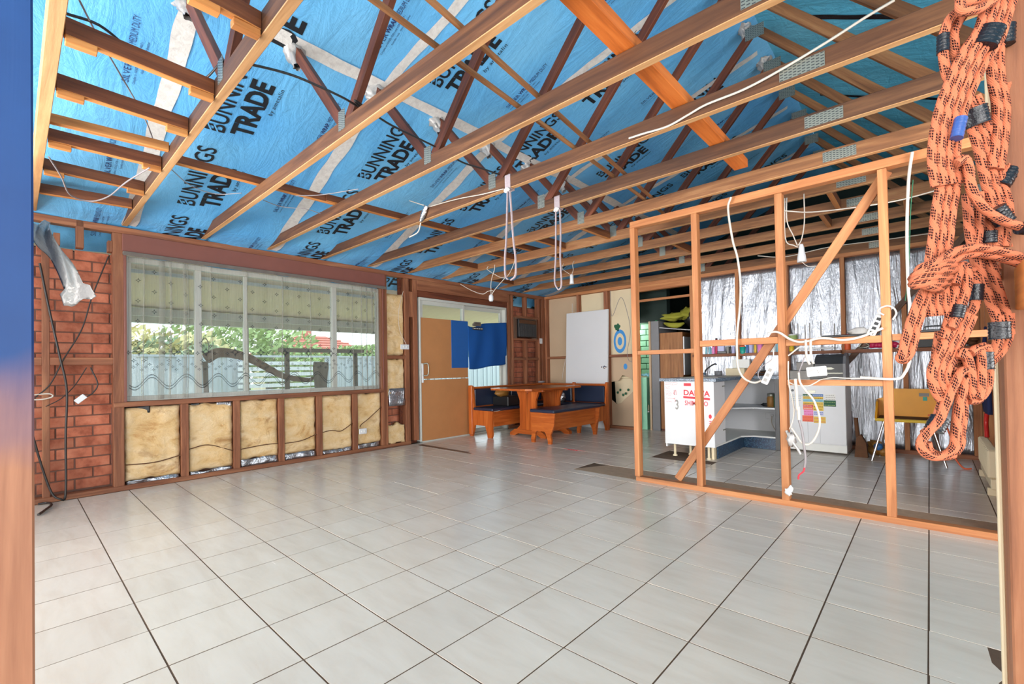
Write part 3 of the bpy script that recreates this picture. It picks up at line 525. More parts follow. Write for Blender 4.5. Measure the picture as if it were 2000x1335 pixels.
W = {"w1":[[4.285,3.47,2.381],[4.261,3.47,2.291],[4.29,3.47,2.037],[4.322,3.47,1.894],[4.34,3.47,1.688],[4.33,3.47,1.486],[4.306,3.47,1.284],[4.304,3.47,1.148],[4.309,3.47,1.032],[4.349,3.47,0.948],[4.42,3.47,0.913],[4.479,3.47,0.931]],"w2":[[4.525,3.47,1.282],[4.556,3.47,1.294],[4.602,3.47,1.285],[4.665,3.47,1.236],[4.723,3.47,1.211],[4.78,3.47,1.214],[4.84,3.47,1.23],[4.908,3.47,1.226],[4.973,3.47,1.212],[5.037,3.47,1.216],[5.099,3.47,1.233],[5.16,3.47,1.26],[5.2,3.47,1.278]],"w3a":[[4.767,3.465,1.225],[4.769,3.465,1.126],[4.775,3.465,1.082],[4.789,3.465,1.046]],"w3b":[[4.797,3.465,1.223],[4.797,3.465,1.125],[4.803,3.465,1.081],[4.812,3.465,1.051]],"w4":[[5.367,3.47,2.381],[5.346,3.47,2.211],[5.331,3.47,1.884],[5.329,3.47,1.553],[5.334,3.47,1.388],[5.322,3.47,1.16],[5.327,3.47,1.062],[5.302,3.47,0.984],[5.256,3.47,0.945],[5.074,3.47,0.954]],"w4g":[[5.367,3.475,2.206],[5.35,3.475,1.991],[5.335,3.475,1.663],[5.314,3.475,1.445]],"w5":[[4.655,3.465,1.073],[4.653,3.465,0.961],[4.659,3.465,0.876],[4.672,3.465,0.821],[4.683,3.465,0.737],[4.686,3.465,0.717],[4.675,3.465,0.641],[4.653,3.465,0.573]],"w6":[[4.699,3.45,0.944],[4.705,3.45,0.85],[4.709,3.45,0.72],[4.715,3.45,0.744],[4.716,3.45,0.65]],"w6g":[[4.717,3.45,0.645],[4.733,3.45,0.571],[4.743,3.45,0.473],[4.751,3.45,0.375],[4.744,3.45,0.31]],"w6r":[[4.744,3.45,0.31],[4.736,3.45,0.28],[4.709,3.45,0.251],[4.704,3.45,0.22]],"w7":[[4.721,3.455,0.989],[4.729,3.455,0.917],[4.765,3.455,0.857],[4.806,3.455,0.798],[4.828,3.455,0.734],[4.831,3.455,0.725],[4.842,3.455,0.657],[4.832,3.455,0.579],[4.798,3.455,0.503],[4.76,3.455,0.474],[4.722,3.455,0.495],[4.693,3.455,0.543],[4.667,3.455,0.586]],"w8":[[4.76,3.46,1.104],[4.725,3.46,1.0],[4.72,3.46,0.972]],"w9":[[4.66,3.46,0.916],[4.699,3.46,0.9],[4.775,3.46,0.895],[4.821,3.46,0.917],[4.854,3.46,0.939],[4.925,3.46,0.953],[5.032,3.46,0.948],[5.194,3.46,0.951]],"w10":[[4.561,3.46,1.156],[4.557,3.46,1.098],[4.528,3.46,1.053]],"w11":[[4.724,3.46,1.172],[4.689,3.46,1.14],[4.657,3.46,1.113]],"loop":[[5.205,3.492,1.364],[5.178,3.492,1.387],[5.178,3.492,1.402],[5.194,3.492,1.416],[5.225,3.492,1.423],[5.256,3.492,1.405],[5.267,3.492,1.369],[5.249,3.492,1.33]],"h1":[[4.559,3.97,2.326],[4.741,3.97,2.272],[5.02,3.97,2.24],[5.272,3.97,2.227],[5.484,3.97,2.245]],"h2":[[3.89,5.8,2.38],[4.186,5.8,2.317],[4.61,5.8,2.349],[5.063,5.8,2.336],[5.452,5.8,2.327]],"sock1":[[4.567,3.995,2.44],[4.567,3.985,2.241],[4.608,3.985,2.116],[4.637,3.985,2.025]],"sock1b":[[4.69,3.995,2.44],[4.69,3.985,2.213],[4.669,3.985,2.076],[4.643,3.985,2.024]],"sock1c":[[4.552,3.995,2.44],[4.552,3.985,2.099],[4.613,3.985,2.03],[4.643,3.985,2.01]],"sock1d":[[4.659,3.985,1.893],[4.706,3.985,1.843],[4.765,3.985,1.833],[4.793,3.985,1.787]],"white4":[[5.343,2.135,2.583],[5.239,2.135,2.56],[5.114,2.135,2.525],[4.915,2.135,2.479],[4.749,2.135,2.454],[4.566,2.135,2.452],[4.466,2.135,2.434],[4.348,2.135,2.414],[4.203,2.135,2.425],[4.109,2.135,2.43]],"str1a":[[3.112,2.13,2.378],[3.103,2.13,2.223],[3.091,2.13,2.029],[3.074,2.13,1.885],[3.075,2.13,1.756],[3.101,2.13,1.718]],"str1b":[[3.131,2.135,2.374],[3.143,2.135,2.215],[3.156,2.135,2.017],[3.175,2.135,1.868],[3.172,2.135,1.743],[3.123,2.135,1.711]],"str1w":[[3.096,2.14,2.514],[3.098,2.14,2.395]],"str2a":[[3.104,2.74,2.392],[3.1,2.74,2.203],[3.093,2.74,1.983],[3.079,2.74,1.785],[3.114,2.74,1.711]],"str2b":[[3.142,2.745,2.384],[3.146,2.745,2.195],[3.137,2.745,1.976],[3.145,2.745,1.754],[3.117,2.745,1.708]],"str2w":[[3.103,2.75,2.495],[3.108,2.75,2.404]],"pl1":[[1.142,3.995,2.44],[1.142,3.985,2.371],[1.077,3.985,2.222],[1.072,3.985,2.037]],"pl2":[[1.015,3.995,2.44],[1.015,3.988,2.391],[1.233,3.988,2.261],[1.328,3.988,2.239],[1.207,3.988,2.152],[1.108,3.988,2.077],[1.082,3.988,2.037]],"pl3":[[0.448,3.99,2.272],[0.694,3.99,2.147],[0.904,3.99,2.076],[1.006,3.99,2.099],[1.106,3.99,2.095],[1.08,3.99,2.037]],"pl4":[[1.496,3.995,2.44],[1.496,3.985,2.399],[1.425,3.985,2.292],[1.342,3.985,2.228]],"bulb2":[[2.001,4.605,2.44],[2.001,4.57,2.39],[2.01,4.57,2.321],[1.982,4.57,2.257]],"bulb2b":[[1.833,4.605,2.44],[1.833,4.57,2.366],[1.926,4.57,2.291],[1.978,4.57,2.257]],"jn":[[2.122,2.13,2.519],[2.072,2.13,2.448],[2.032,2.13,2.398]],"jn1":[[1.873,2.125,2.629],[1.994,2.125,2.574],[2.091,2.125,2.531]],"jn2":[[2.172,2.135,2.502],[2.389,2.135,2.487],[2.59,2.135,2.467],[2.838,2.135,2.433],[3.065,2.135,2.412]],"jn3":[[2.039,2.125,2.384],[1.997,2.125,2.31],[1.865,2.125,2.289]],"blk":[[2.8,-0.226,2.56],[2.813,-0.124,2.56],[2.723,-0.01,2.56],[2.658,0.123,2.56],[2.631,0.225,2.56],[2.706,0.286,2.56],[2.927,0.307,2.56]],"blk2":[[2.951,0.3,2.545],[3.022,0.395,2.545],[3.083,0.556,2.545],[3.093,0.688,2.545],[3.089,0.838,2.545],[3.072,0.941,2.545],[3.111,0.906,2.545],[3.038,1.146,2.545],[3.017,1.399,2.545],[3.001,1.588,2.545],[2.962,1.818,2.545],[2.988,1.991,2.545],[3.006,2.166,2.545]],"gr1":[[2.934,-0.195,2.56],[2.746,-0.129,2.56],[2.605,-0.072,2.56],[2.169,0.104,2.56],[1.9,0.196,2.56],[1.614,0.276,2.56]],"wl1":[[1.506,-0.226,2.38],[1.17,-0.154,2.38],[0.786,-0.087,2.38],[0.719,0.026,2.38],[0.93,0.107,2.38],[1.356,0.155,2.38],[1.746,0.22,2.38]],"wl2":[[1.618,0.349,2.46],[1.36,0.53,2.46],[1.311,0.707,2.46],[1.468,0.838,2.46]],"wl3":[[1.706,1.154,2.46],[1.865,1.285,2.46],[2.182,1.434,2.46]],"wl4":[[1.423,1.011,2.46],[1.375,1.17,2.46],[1.458,1.347,2.46],[1.432,1.486,2.46]],"ins0":[[-0.012,0.306,0.229],[-0.012,0.529,0.219],[-0.012,0.734,0.256]],"ins1":[[-0.012,0.806,0.303],[-0.012,0.968,0.324],[-0.012,1.191,0.233]],"ins2":[[-0.012,1.267,0.237],[-0.012,1.491,0.253],[-0.012,1.644,0.249]],"ins3":[[-0.012,1.715,0.239],[-0.012,1.903,0.248],[-0.012,2.085,0.303]],"ins4":[[-0.012,2.156,0.313],[-0.012,2.275,0.326],[-0.012,2.388,0.304],[-0.012,2.545,0.388]],"ins5":[[-0.012,2.645,0.322],[-0.012,2.666,0.357],[-0.012,2.771,0.423],[-0.012,2.956,0.561]]}
def wire(pts, r=.003, sub=6, n=6, mb=None, flat=1.0):
    mb = mb or MB(); mb.tube(catmull(pts, sub), r, n, flat=flat); return mb
# ================================================================ FLOOR
floor = struct('floor', (3, 3, 0))
MB().box(-.3, 9.2, -4.2, 8.9, -.14, -.0016).build('screed', 'conc_hole', floor)
MB().prism([(2.66, 3.535), (2.86, 3.925), (6.0, 3.925), (6.0, 3.535)], 'z', -.005, -.0008).build('bare_screed', 'conc', floor)
TX, TY, G = .3393, .3411, .0033
cells = []
for i in range(-3, 25):
    for j in range(-11, 15):
        x0, x1, y0, y1 = 3.70+TX*j+G, 3.70+TX*(j+1)-G, TY*i+G, TY*(i+1)-G
        x0 = max(x0, .012)
        if x1 - x0 < .03: continue
        if y0 > 6.9 and not (1.8 < x0 < 2.9): continue
        if x0 > 2.66 and x1 < 6.1:                     # the bared strip where an old wall stood
            if y0 < 3.53 < y1: y1 = 3.53
            elif y0 < 3.93 < y1: y0 = 3.93
        if 3.0 < x0 < 3.6 and y0 < 4.62 < y1: y1 = 4.60  # broken out under the sink cabinet
        if 3.0 < x0 < 3.3 and 4.7 < y0 < 5.0: continue
        if 5.3 < x0 < 5.5 and 1.6 < y0 < 2.0: continue
        cells.append((x0, x1, y0, y1))
cells.sort(key=lambda c: ((c[0]+c[1])/2-5.42)**2+((c[2]+c[3])/2+.38)**2)
def inview(c):
    d = Vector(((c[0]+c[1])/2-5.42, (c[2]+c[3])/2+.38)); f2 = Vector((F.x, F.y)).normalized()
    z = d.dot(f2); return z > .25 and abs(d.x*f2.y-d.y*f2.x) < z*1.2+.3
vis = [c for c in cells if inview(c)]; rest = [c for c in cells if not inview(c)]+vis[296:]
for c in vis[:296]:
    dz = RND.uniform(-.0006, .0006)
    MB().box(c[0], c[1], c[2], c[3], -.010, dz).build('tile', 'tile', floor)
mb = MB()
for c in rest: mb.box(c[0], c[1], c[2], c[3], -.010, 0)
mb.build('tile', 'tile', floor, kind='stuff')
MB().prism([(5.398, 1.708), (5.60, 1.708), (5.565, 1.80), (5.59, 1.86), (5.56, 1.93), (5.556, 2.045), (5.398, 2.045)], 'z', -.010, 0).build('tile', 'tile', floor, label='floor tile with a broken right edge')
mb = MB()                                            # mortar crumbs along the bared strip
for k in range(70):
    x = RND.uniform(2.68, 5.75); mb.ball((x, 3.915+RND.uniform(-.02, .015), -.006), RND.uniform(.004, .012), (1, 1, .5), .4, 6, 4, k)
mb.build('mortar_crumbs', 'conc', floor, kind='stuff')

# ================================================================ CEILING: sarking, tape, print, noggins, runners
SL = .404; Z0 = 2.347; XR = 4.35
def sark_z(x, y):
    base = Z0+SL*x if x < XR else Z0+SL*(2*XR-x)
    d = .010*noise.noise(Vector((x*1.3, y*1.1, 2.0)))+.006*noise.noise(Vector((x*3.0, y*2.4, 7.0)))
    base += .075*math.exp(-((x+.05)/.22)**2)
    k = min(abs((y+.30) % .615), .615-abs((y+.30) % .615))/.3075
    dx = math.exp(-((x-2.26)/.35)**2)
    return base - d - .018*k*(1-dx*.3) - .012*dx*math.exp(-(k/.35)**2)
ceiling = struct('ceiling', (4.35, 3, 3.2))
sl = MB().grid(lambda u, v: (-.34+u*(XR+.34), -1.3+v*10.9, sark_z(-.34+u*(XR+.34), -1.3+v*10.9)), 60, 130).build('sarking_sheet', 'sark', ceiling, label='blue printed roof sarking on the window side of the ridge')
sr = MB().grid(lambda u, v: (XR+u*4.6, -1.3+v*10.9, sark_z(XR+u*4.6, -1.3+v*10.9)), 46, 110).build('sarking_sheet', 'sarkt', ceiling, label='plain teal sarking on the kitchen side of the ridge')
def strip(x0, y0, x1, y1, wd, n=40, wob=.006):
    d = Vector((x1-x0, y1-y0)).normalized(); pr_ = Vector((-d.y, d.x))
    def fn(u, v):
        t = u; o = (v-.5)*wd*(1+.08*math.sin(t*37)); x = x0+(x1-x0)*t+pr_.x*o; y = y0+(y1-y0)*t+pr_.y*o
        x += wob*math.sin(t*23+y0); y += wob*math.sin(t*19+x0)
        return (x, y, sark_z(x, y)-.006-.002*math.sin(t*60))
    return MB().grid(fn, n, 2)
for k in range(6):
    y = .345+1.235*k
    strip(.02, y, 2.28, y, .105).build('joining_tape', 'tape', sl)
    if k: strip(2.34, y+.02, 4.25, y+.24+.06*k, .07).build('joining_tape', 'tape', sl)
strip(2.34, .35, 3.3, .30, .09).build('joining_tape', 'tape', sl)
strip(2.315, -.5, 2.315, 7.2, .085, 90).build('joining_tape', 'tape', sl)
for k, (a, b) in enumerate((((4.6, 2.2), (7.6, 2.9)), ((4.6, 4.1), (7.6, 4.6)), ((4.6, 5.6), (7.6, 6.0)))):
    strip(a[0], a[1], b[0], b[1], .06).build('joining_tape', 'tape' if k == 0 else 'tapeb', sr)
TT = {k: text_mesh(*a) for k, a in {'B': ('BUNNINGS', .012), 'T': ('TRADE', .040), 'D': ('DE', .04), 'y': ('by ametalin', 0.0, 1.1), 'S': ('SILVER', 0.0), 'W': ('WRAP.', .03), 'M': (' MEDIUM DUTY', 0.0),
      'c': ('Complies to AS/NZS 4200.1 and AS/NZS 4859.1', 0.0), 'a': ('Australian made   Absorbent Breather', 0.0)}.items()}
CS = math.cos(math.atan(SL))
def onsheet(p): return Vector((p.x, p.y, sark_z(p.x, p.y)-.004))
def word(mb, key, s, y, ls, hy, sl_=0.0):
    put_text(mb, TT[key], (s*CS, y, 0), (CS, 0, 0), (sl_, -1, 0), ls, hy, onsheet)
def block(s, y):
    mb = MB()
    word(mb, 'B', s-.02, y-.03+.0, .75, .135); word(mb, 'T', s, y+.155, .55, .155); word(mb, 'y', s+.28, y+.225, .27, .040)
    mb.build('lettering', 'blackink', sl)
    m2 = MB()                                        # the slits that stripe the first letter
    for q in (.34, .66):
        p = [onsheet(Vector(((s-.03+a)*CS, b, 0)))-Vector((0, 0, .0015)) for a, b in ((.0, y-.03-.135*q+.012), (.0, y-.03-.135*q), (.075, y-.075-.135*q), (.075, y-.063-.135*q))]
        m2.add(p, [(0, 1, 2, 3), (3, 2, 1, 0)])
    m2.build('lettering', 'sark', sl)
def small(s, y):
    mb = MB()
    word(mb, 'S', s, y, .155, .036); word(mb, 'W', s+.16, y, .125, .036); word(mb, 'M', s+.295, y, .20, .036)
    word(mb, 'c', s, y+.036, .33, .018); word(mb, 'a', s+.10, y+.062, .25, .014)
    mb.build('lettering', 'navyink', sl)
for c in range(6):
    y = .765+1.24*c
    for s in (-.30, .628, 1.56): block(s, y)
    for s in ((2.10, 3.03, 3.96), (2.735, 3.665), (2.35, 3.28, 4.2), (2.74, 3.67), (2.4, 3.3), (2.74, 3.6))[c]:
        if s > 2.3 and s < 4.15: block(s, y+.01)
    if c == 0:
        mb = MB(); word(mb, 'D', 2.42, y+.165, .235, .155); mb.build('lettering', 'blackink', sl)
for c in range(-1, 6):
    y = .140+1.245*c
    for s in (-.18, .76, 1.70): small(s, y)
    for s in (2.86, 3.75): small(s-(.15 if c % 2 else 0), y+.03)

ceil_m = ceiling
for k, (a, b) in enumerate((((1.57, .34), (1.585, 1.64)), ((1.60, 1.45), (1.66, 3.0)), ((1.66, 2.9), (1.775, 4.65)))):
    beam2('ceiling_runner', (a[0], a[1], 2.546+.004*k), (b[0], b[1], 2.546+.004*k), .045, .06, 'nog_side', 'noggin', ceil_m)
beam('ceiling_runner', (4.41, .62, 2.545), (4.41, 3.30, 2.545), .095, .06, 'strong', ceil_m, label='bright orange hold-down beam across the truss chords')
beam('ceiling_runner', (3.835, .30, 2.535), (3.54, 3.9, 2.535), .022, .022, 'truss', ceil_m)
beam('ceiling_runner', (4.0, .55, 2.535), (3.62, 3.6, 2.535), .022, .022, 'truss', ceil_m)
beam('ceiling_runner', (1.80, -.24, 2.50), (1.86, .30, 2.50), .045, .05, 'noggin', ceil_m)
def nog(x, x2, y0, y1, cleat=True, lo=2.43, m='noggin'):
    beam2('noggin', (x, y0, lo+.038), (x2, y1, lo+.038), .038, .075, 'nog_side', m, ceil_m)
    if cleat:
        for (xx, ya, yb) in ((x, y0+.002, y0+.10), (x2, y1-.10, y1-.002)):
            beam('cleat', (xx-.001, ya, lo-.014), (xx-.001, yb, lo-.014), .040, .028, 'noggin', ceil_m)
for a, b in ((2.86, 2.82), (2.35, 2.33), (1.63, 1.65), (1.08, 1.065), (.49, .56)): nog(a, b, -.235, .298, a > 1.0)
nog(3.47, 3.45, .05, .298)
for x in (.09, .78, 1.50, 2.275, 2.865): nog(x, x+.01, 3.43, 3.998, False, 2.435)
for x in (.35, 4.7, 5.3): nog(x, x, 4.66, 5.228, False, 2.43)
nog(3.3, 3.3, 4.66, 5.22, False, 2.42); nog(4.85, 4.85, 4.05, 4.6, False, 2.42)

# ---------------------------------------------------------------- trusses
TRY = [-.285, .30, .915, 1.53, 2.15, 2.76, 3.38, 4.0, 4.61, 5.23, 5.85, 6.62, 7.2]
ORD = ['first', 'second', 'third', 'fourth', 'fifth', 'sixth', 'seventh', 'eighth', 'ninth', 'tenth', 'eleventh', 'twelfth', 'thirteenth']
AP = (4.35, 4.02); ND = 2.955; NDR = 2*XR-2.955; JT = 2.26; ZC = 2.462
def plate(wd, hg, nx, nz):
    mb = MB(); mb.box(-wd/2, wd/2, -.0015, 0, -hg/2, hg/2)
    mb.cur = 1
    for i in range(nx):
        for k in range(nz):
            x = -wd/2+wd*(i+.5)/nx; z = -hg/2+hg*(k+.5)/nz+(.003 if i % 2 else -.003)
            mb.box(x-wd/nx*.36, x+wd/nx*.36, -.0019, -.0014, z-.0022, z+.0022)
    return mb.mesh('nail_plate', ['steel', 'dgrey'])
PL_node = plate(.075, .115, 5, 9); PL_spl = plate(.185, .068, 10, 5); PL_apx = plate(.15, .11, 8, 7)
def wrapmesh(seed):
    mb = MB(); q = random.Random(seed)
    def fn(u, v):
        a = 2*pi*u; k = noise.noise(Vector((math.cos(a)*2+seed, math.sin(a)*2, v*5)))
        r = (.030+.075*(1-v)**1.6)*(1+.5*k); return (r*math.cos(a), r*.8*math.sin(a), .055-.15*v+.02*noise.noise(Vector((a*2, v*4, seed))))
    mb.grid(fn, 26, 10); return mb.mesh('foil_wrap', 'film')
WR = [wrapmesh(k) for k in range(3)]
for k, y in enumerate(TRY):
    wood_ = 'truss_pale' if k in (0,) else 'truss'
    t = thing('roof_truss', ORD[k]+' timber roof truss counted from the open end by the blue post', 'truss', (4.35, y+.021, 2.41))
    ym = y+.021; T2 = .021
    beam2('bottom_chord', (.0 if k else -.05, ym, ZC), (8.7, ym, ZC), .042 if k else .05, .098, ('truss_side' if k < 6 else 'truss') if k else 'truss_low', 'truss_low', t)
    if k in (10, 11, 12) : pass
    beam('web', (ND-.04, ym, 2.50), (JT, ym, 3.25), .036, .066, 'web', t)
    beam('web', (ND+.03, ym, 2.50), (AP[0]-.03, ym, AP[1]-.06), .036, .068, 'web', t)
    beam('web', (AP[0]+.03, ym, AP[1]-.06), (NDR-.03, ym, 2.50), .036, .068, 'truss', t)
    beam('web', (NDR+.04, ym, 2.50), (2*XR-JT, ym, 3.25), .036, .066, 'truss', t)
    for (x, z, me) in ((ND-.025, 2.512, PL_node), (NDR+.02, 2.512, PL_node), (5.0, 2.462, PL_spl), (AP[0], AP[1]-.065, PL_apx)):
        if me is PL_spl and k < 2: continue
        link_flat('nail_plate', me, t, Matrix.Translation((x, y-.0005, z)))
    if k < 9:
        link_flat('foil_wrap', WR[k % 3], t, Matrix.Translation((JT-.01, ym, 3.215)) @ Matrix.Rotation(-.35, 4, 'Y') @ Matrix.Rotation(k*1.3, 4, 'Z'))
        if k > 3: link_flat('foil_wrap', WR[(k+1) % 3], t, Matrix.Translation((AP[0]-.09, ym+.04, AP[1]-.0)) @ Matrix.Rotation(k*.7, 4, 'Z') @ Matrix.Scale(.8, 4))

# ================================================================ WINDOW WALL
wl = struct('wall_left', (0, 3, 0))
def stud(y0, y1, z0=.045, z1=2.34, parent=wl, x0=-.09, x1=0.0, m='stud'): return bxbeam('stud', x0, x1, y0, y1, z0, z1, m, parent)
bxbeam('top_plate', -.09, .0, -.75, 6.5, 2.342, 2.40, 'stud', wl)
bxbeam('bottom_plate', -.09, .002, -.75, 3.42, 0, .045, 'stud', wl)
bxbeam('bottom_plate', -.09, .002, 5.46, 6.5, 0, .045, 'stud', wl)
for a, b in ((-.655, -.61), (-.21, -.165), (.237, .312), (2.962, 3.055), (3.344, 3.414), (3.484, 3.556), (5.462, 5.512), (5.568, 5.612), (6.31, 6.36), (6.405, 6.498)): stud(a, b)
for a, b in ((.739, .801), (1.196, 1.258), (1.649, 1.709), (2.082, 2.148), (2.545, 2.612)): stud(a, b, .045, .757)
stud(5.945, 5.988, .045, 1.545); stud(5.945, 5.988, 1.985, 2.34); stud(-.002, .048, 2.16, 2.40); stud(.205, .237, 2.16, 2.26); stud(-.14, -.10, 2.16, 2.26)
for (a, b, z0, z1) in ((-.165, .237, 1.142, 1.206), (-.61, -.21, 1.142, 1.206), (3.055, 3.344, 1.205, 1.25), (5.612, 6.31, 1.545, 1.578), (5.612, 6.31, 1.95, 1.985), (5.612, 5.945, 1.19, 1.235), (5.988, 6.31, 1.19, 1.235), (3.414, 3.484, 1.80, 2.16)):
    bxbeam('noggin', -.088, -.002, a, b, z0, z1, 'stud', wl)
bxbeam('sill_plate', -.092, .012, .238, 2.985, .757, .803, 'stud', wl)
bxbeam('door_lintel', -.092, .004, 3.556, 5.462, 2.192, 2.342, 'stud', wl)
bxbeam('rough_packer', -.07, -.01, 3.556, 5.462, 2.10, 2.19, 'web', wl)
MB().box(0, .024, .302, 3.02, 2.178, 2.338, .003).build('fascia_board', 'fascia', wl)
mb = MB(); mb.box(-.005, .045, .305, 3.018, 2.150, 2.176, .003); mb.box(.036, .044, .305, 3.018, 2.138, 2.152); mb.build('curtain_track', 'bark', wl)
bxbeam('window_reveal', -.09, .006, .312, .332, .803, 2.15, 'fascia', wl)
bxbeam('window_reveal', -.09, .006, 2.985, 3.0, .803, 2.15, 'fascia', wl)

BL, BH, JN, CR = .228, .076, .011, .0925
def brickwork(parent, y0, y1, z0, z1, xf, ph=0, mat='brick', name='brick', axis='x', L=BL, course=CR, jn=JN, back=True, depth=.06):
    n = int(round((z1-z0)/course))
    for r in range(n):
        z = z0+r*course; off = (L+jn)/2 if (r+ph) % 2 else 0
        k = math.floor((y0+off)/(L+jn))
        while True:
            a = k*(L+jn)-off; b = a+L; k += 1
            if a > y1: break
            a = max(a, y0); b = min(b, y1)
            if b-a < .02: continue
            jx = RND.uniform(-.004, .004); zz = z+RND.uniform(-.0015, .0015)
            if axis == 'x': MB().box(xf-depth, xf+jx, a, b, zz, zz+course-jn, .003).build(name, mat, parent)
            else: MB().box(a, b, xf+jx, xf+depth, zz, zz+course-jn, .003).build(name, mat, parent)
for (a, b, z0, z1, ph) in ((-.60, .30, .05, 2.15, 0), (3.06, 3.345, .05, 2.10, 1), (5.555, 6.50, .05, 2.18, 0)):
    brickwork(wl, a, b, z0, z1, -.165, ph)
    MB().box(-.30, -.172, a, b, 0, z1).build('mortar_bed', 'brickmortar', wl)
MB().box(-.12, -.092, 3.30, 3.60, 0, 2.34).build('mortar_bed', 'web', wl, label='dark backing added in the gap behind the door studs')  # sheet added so the open slot between the studs reads dark
MB().box(-.30, -.12, .24, 3.06, 0, .75).build('mortar_bed', 'brickmortar', wl, label='dark wall cavity backing below the window')
mb = MB(); mb.box(-.22, -.20, -.6, .3, 2.152, 2.165); mb.build('cavity_strip', 'black', wl)
def crumple(name, x, y0, y1, z0, z1, parent, m='foilc', seed=0):
    def fn(u, v):
        y = y0+(y1-y0)*u; z = z0+(z1-z0)*v; k = noise.noise(Vector((y*9+seed, z*14, seed)))
        return (x+.022*k, y, z+.016*noise.noise(Vector((y*7, seed, 4)))*v)
    return MB().slab(fn, 16, 4, (-.004, 0, 0)).build(name, m, parent)
for i, (a, b, zt) in enumerate(((.33, .72, .075), (.82, 1.18, .07), (1.27, 1.64, .12), (1.72, 2.07, .115), (2.16, 2.53, .085), (2.62, 2.94, .10))):
    crumple('foil_strip', -.025, a, b, .043, zt, wl, seed=i*3)
crumple('foil_strip', -.035, .32, .50, .69, .757, wl, 'tapeb', 20); crumple('foil_strip', -.03, 1.05, 1.18, .70, .75, wl, 'foilc', 24); crumple('foil_strip', -.04, .83, .90, .70, .757, wl, 'tapeb', 27)
crumple('foil_strip', -.012, 3.08, 3.33, .56, .80, wl, 'foilc', 31)
# insulation batts
def batt(y0, y1, z0, z1, label, seed, xo=-.022, ragged=.012):
    def fn(u, v):
        e = min(u, 1-u, v, 1-v); rg = ragged*(1 if e < .02 else 0)
        y = y0+(y1-y0)*u; z = z0+(z1-z0)*v
        n1 = noise.noise(Vector((y*4+seed, z*5, seed*1.7))); n2 = noise.noise(Vector((y*15, z*15+seed, 3)))
        return (xo+.016*n1+.006*n2-.020*(1 if e < .01 else 0), y+rg*noise.noise(Vector((z*11, seed, 1))), z+rg*1.6*noise.noise(Vector((y*11, seed, 5))))
    o = MB().slab(fn, 18, 22, (-.06, 0, 0)).build('insulation_batt', 'batt', None)
    tag(o, label, 'insulation', 'glasswool batts between the window wall studs')
LB = ['first', 'second', 'third', 'fourth', 'fifth', 'sixth']
for i, (a, b, zb, zt) in enumerate(((.318, .734, .075, .745), (.806, 1.191, .075, .74), (1.263, 1.644, .12, .75), (1.714, 2.077, .115, .75), (2.153, 2.54, .085, .75), (2.617, 2.957, .10, .75))):
    batt(a, b, zb, zt, 'yellow insulation batt below the window, %s bay from the brick end' % LB[i], i*5+1)
batt(3.062, 3.338, 1.255, 2.10, 'tall yellow insulation batt between window and door, above the noggin', 41)
batt(3.062, 3.338, .70, 1.20, 'torn yellow insulation batt below the noggin between window and door', 47, ragged=.03)
batt(3.062, 3.338, .05, .30, 'short scrunched insulation piece at floor level left of the door', 53, ragged=.03)

# ---------------------------------------------------------------- window
wn = struct('window_1', (-.08, 1.65, 1.5))
mb = MB()
for (a, b, c_, d) in ((.332, 2.985, .803, .85), (.332, 2.985, 2.10, 2.15), (.332, .375, .85, 2.10), (2.942, 2.985, .85, 2.10)): mb.box(-.13, -.06, a, b, c_, d, .004)
mb.build('window_frame', 'alu', wn)
for y, wd in ((.905, .055), (2.345, .06)): MB().box(-.125, -.062, y-wd/2, y+wd/2, .85, 2.10, .004).build('mullion', 'alu', wn)
for a, b in ((.375, .878), (.932, 2.315), (2.375, 2.942)): MB().box(-.097, -.093, a, b, .85, 2.10).build('pane', 'glass', wn)
for y in (1.346,): MB().box(-.11, -.085, y-.018, y+.018, .85, 2.10, .003).build('mullion', 'alu', wn)
MB().box(-.20, -.06, .30, 3.02, .775, .803, .004).build('window_sill', 'alu', wn)
# lace curtain: gathered sheet whose folds really overlap
FOLDS = {.455: .010, .575: .052, .655: .020, .765: .030, .80: .012, 1.0: .008, 1.335: .014, 1.70: .016, 2.02: .012, 2.56: .014, 2.68: .016, 2.76: .020, 2.83: .030, 2.88: .026}
prof = []
y = .352; ys = sorted(FOLDS)
def wav(y): return .007*math.sin(y*31)+.004*math.sin(y*83+1)
while y < 2.965:
    nx = next((f for f in ys if f > y-.0001), 9)
    if nx-y < .02 and nx < 9:
        f = FOLDS[nx]; ys.remove(nx)
        prof += [(nx+f*.9, wav(nx)+.0), (nx+f, wav(nx)+.006), (nx+f*.9, .012+wav(nx)), (nx+.002, .014+wav(nx)), (nx, .020+wav(nx)), (nx+.002, .026+wav(nx)), (nx+f*.5, .027+wav(nx)), (nx+f*.95, .022+wav(nx))]
        y = nx+f
    else: prof.append((y, wav(y))); y += .02
prof.append((2.975, 0))
def cur(z, p):
    yy, xx = p; top = max(0, (z-2.0)/.15); return (-.035+xx*(1-.3*top)+.004*math.sin(z*9+yy*6), yy+.01*math.sin(z*2.1+yy*5)*(2.15-z), z)
ct = thing('lace_curtain', 'sheer gathered lace curtain with scalloped band across the wide window', 'curtain', (-.035, 1.66, 2.15))
NZ = 14; mb = MB(); vs = []; fs = []
for p in prof:
    for k in range(NZ+1): vs.append(cur(.812+(2.145-.812)*k/NZ, p))
for i in range(len(prof)-1):
    for k in range(NZ): fs.append((i*(NZ+1)+k, (i+1)*(NZ+1)+k, (i+1)*(NZ+1)+k+1, i*(NZ+1)+k+1))
mb.add(vs, fs, True); mb.build('sheer_panel', 'lace', ct)
mb = MB()                                            # the twin scalloped stitch lines
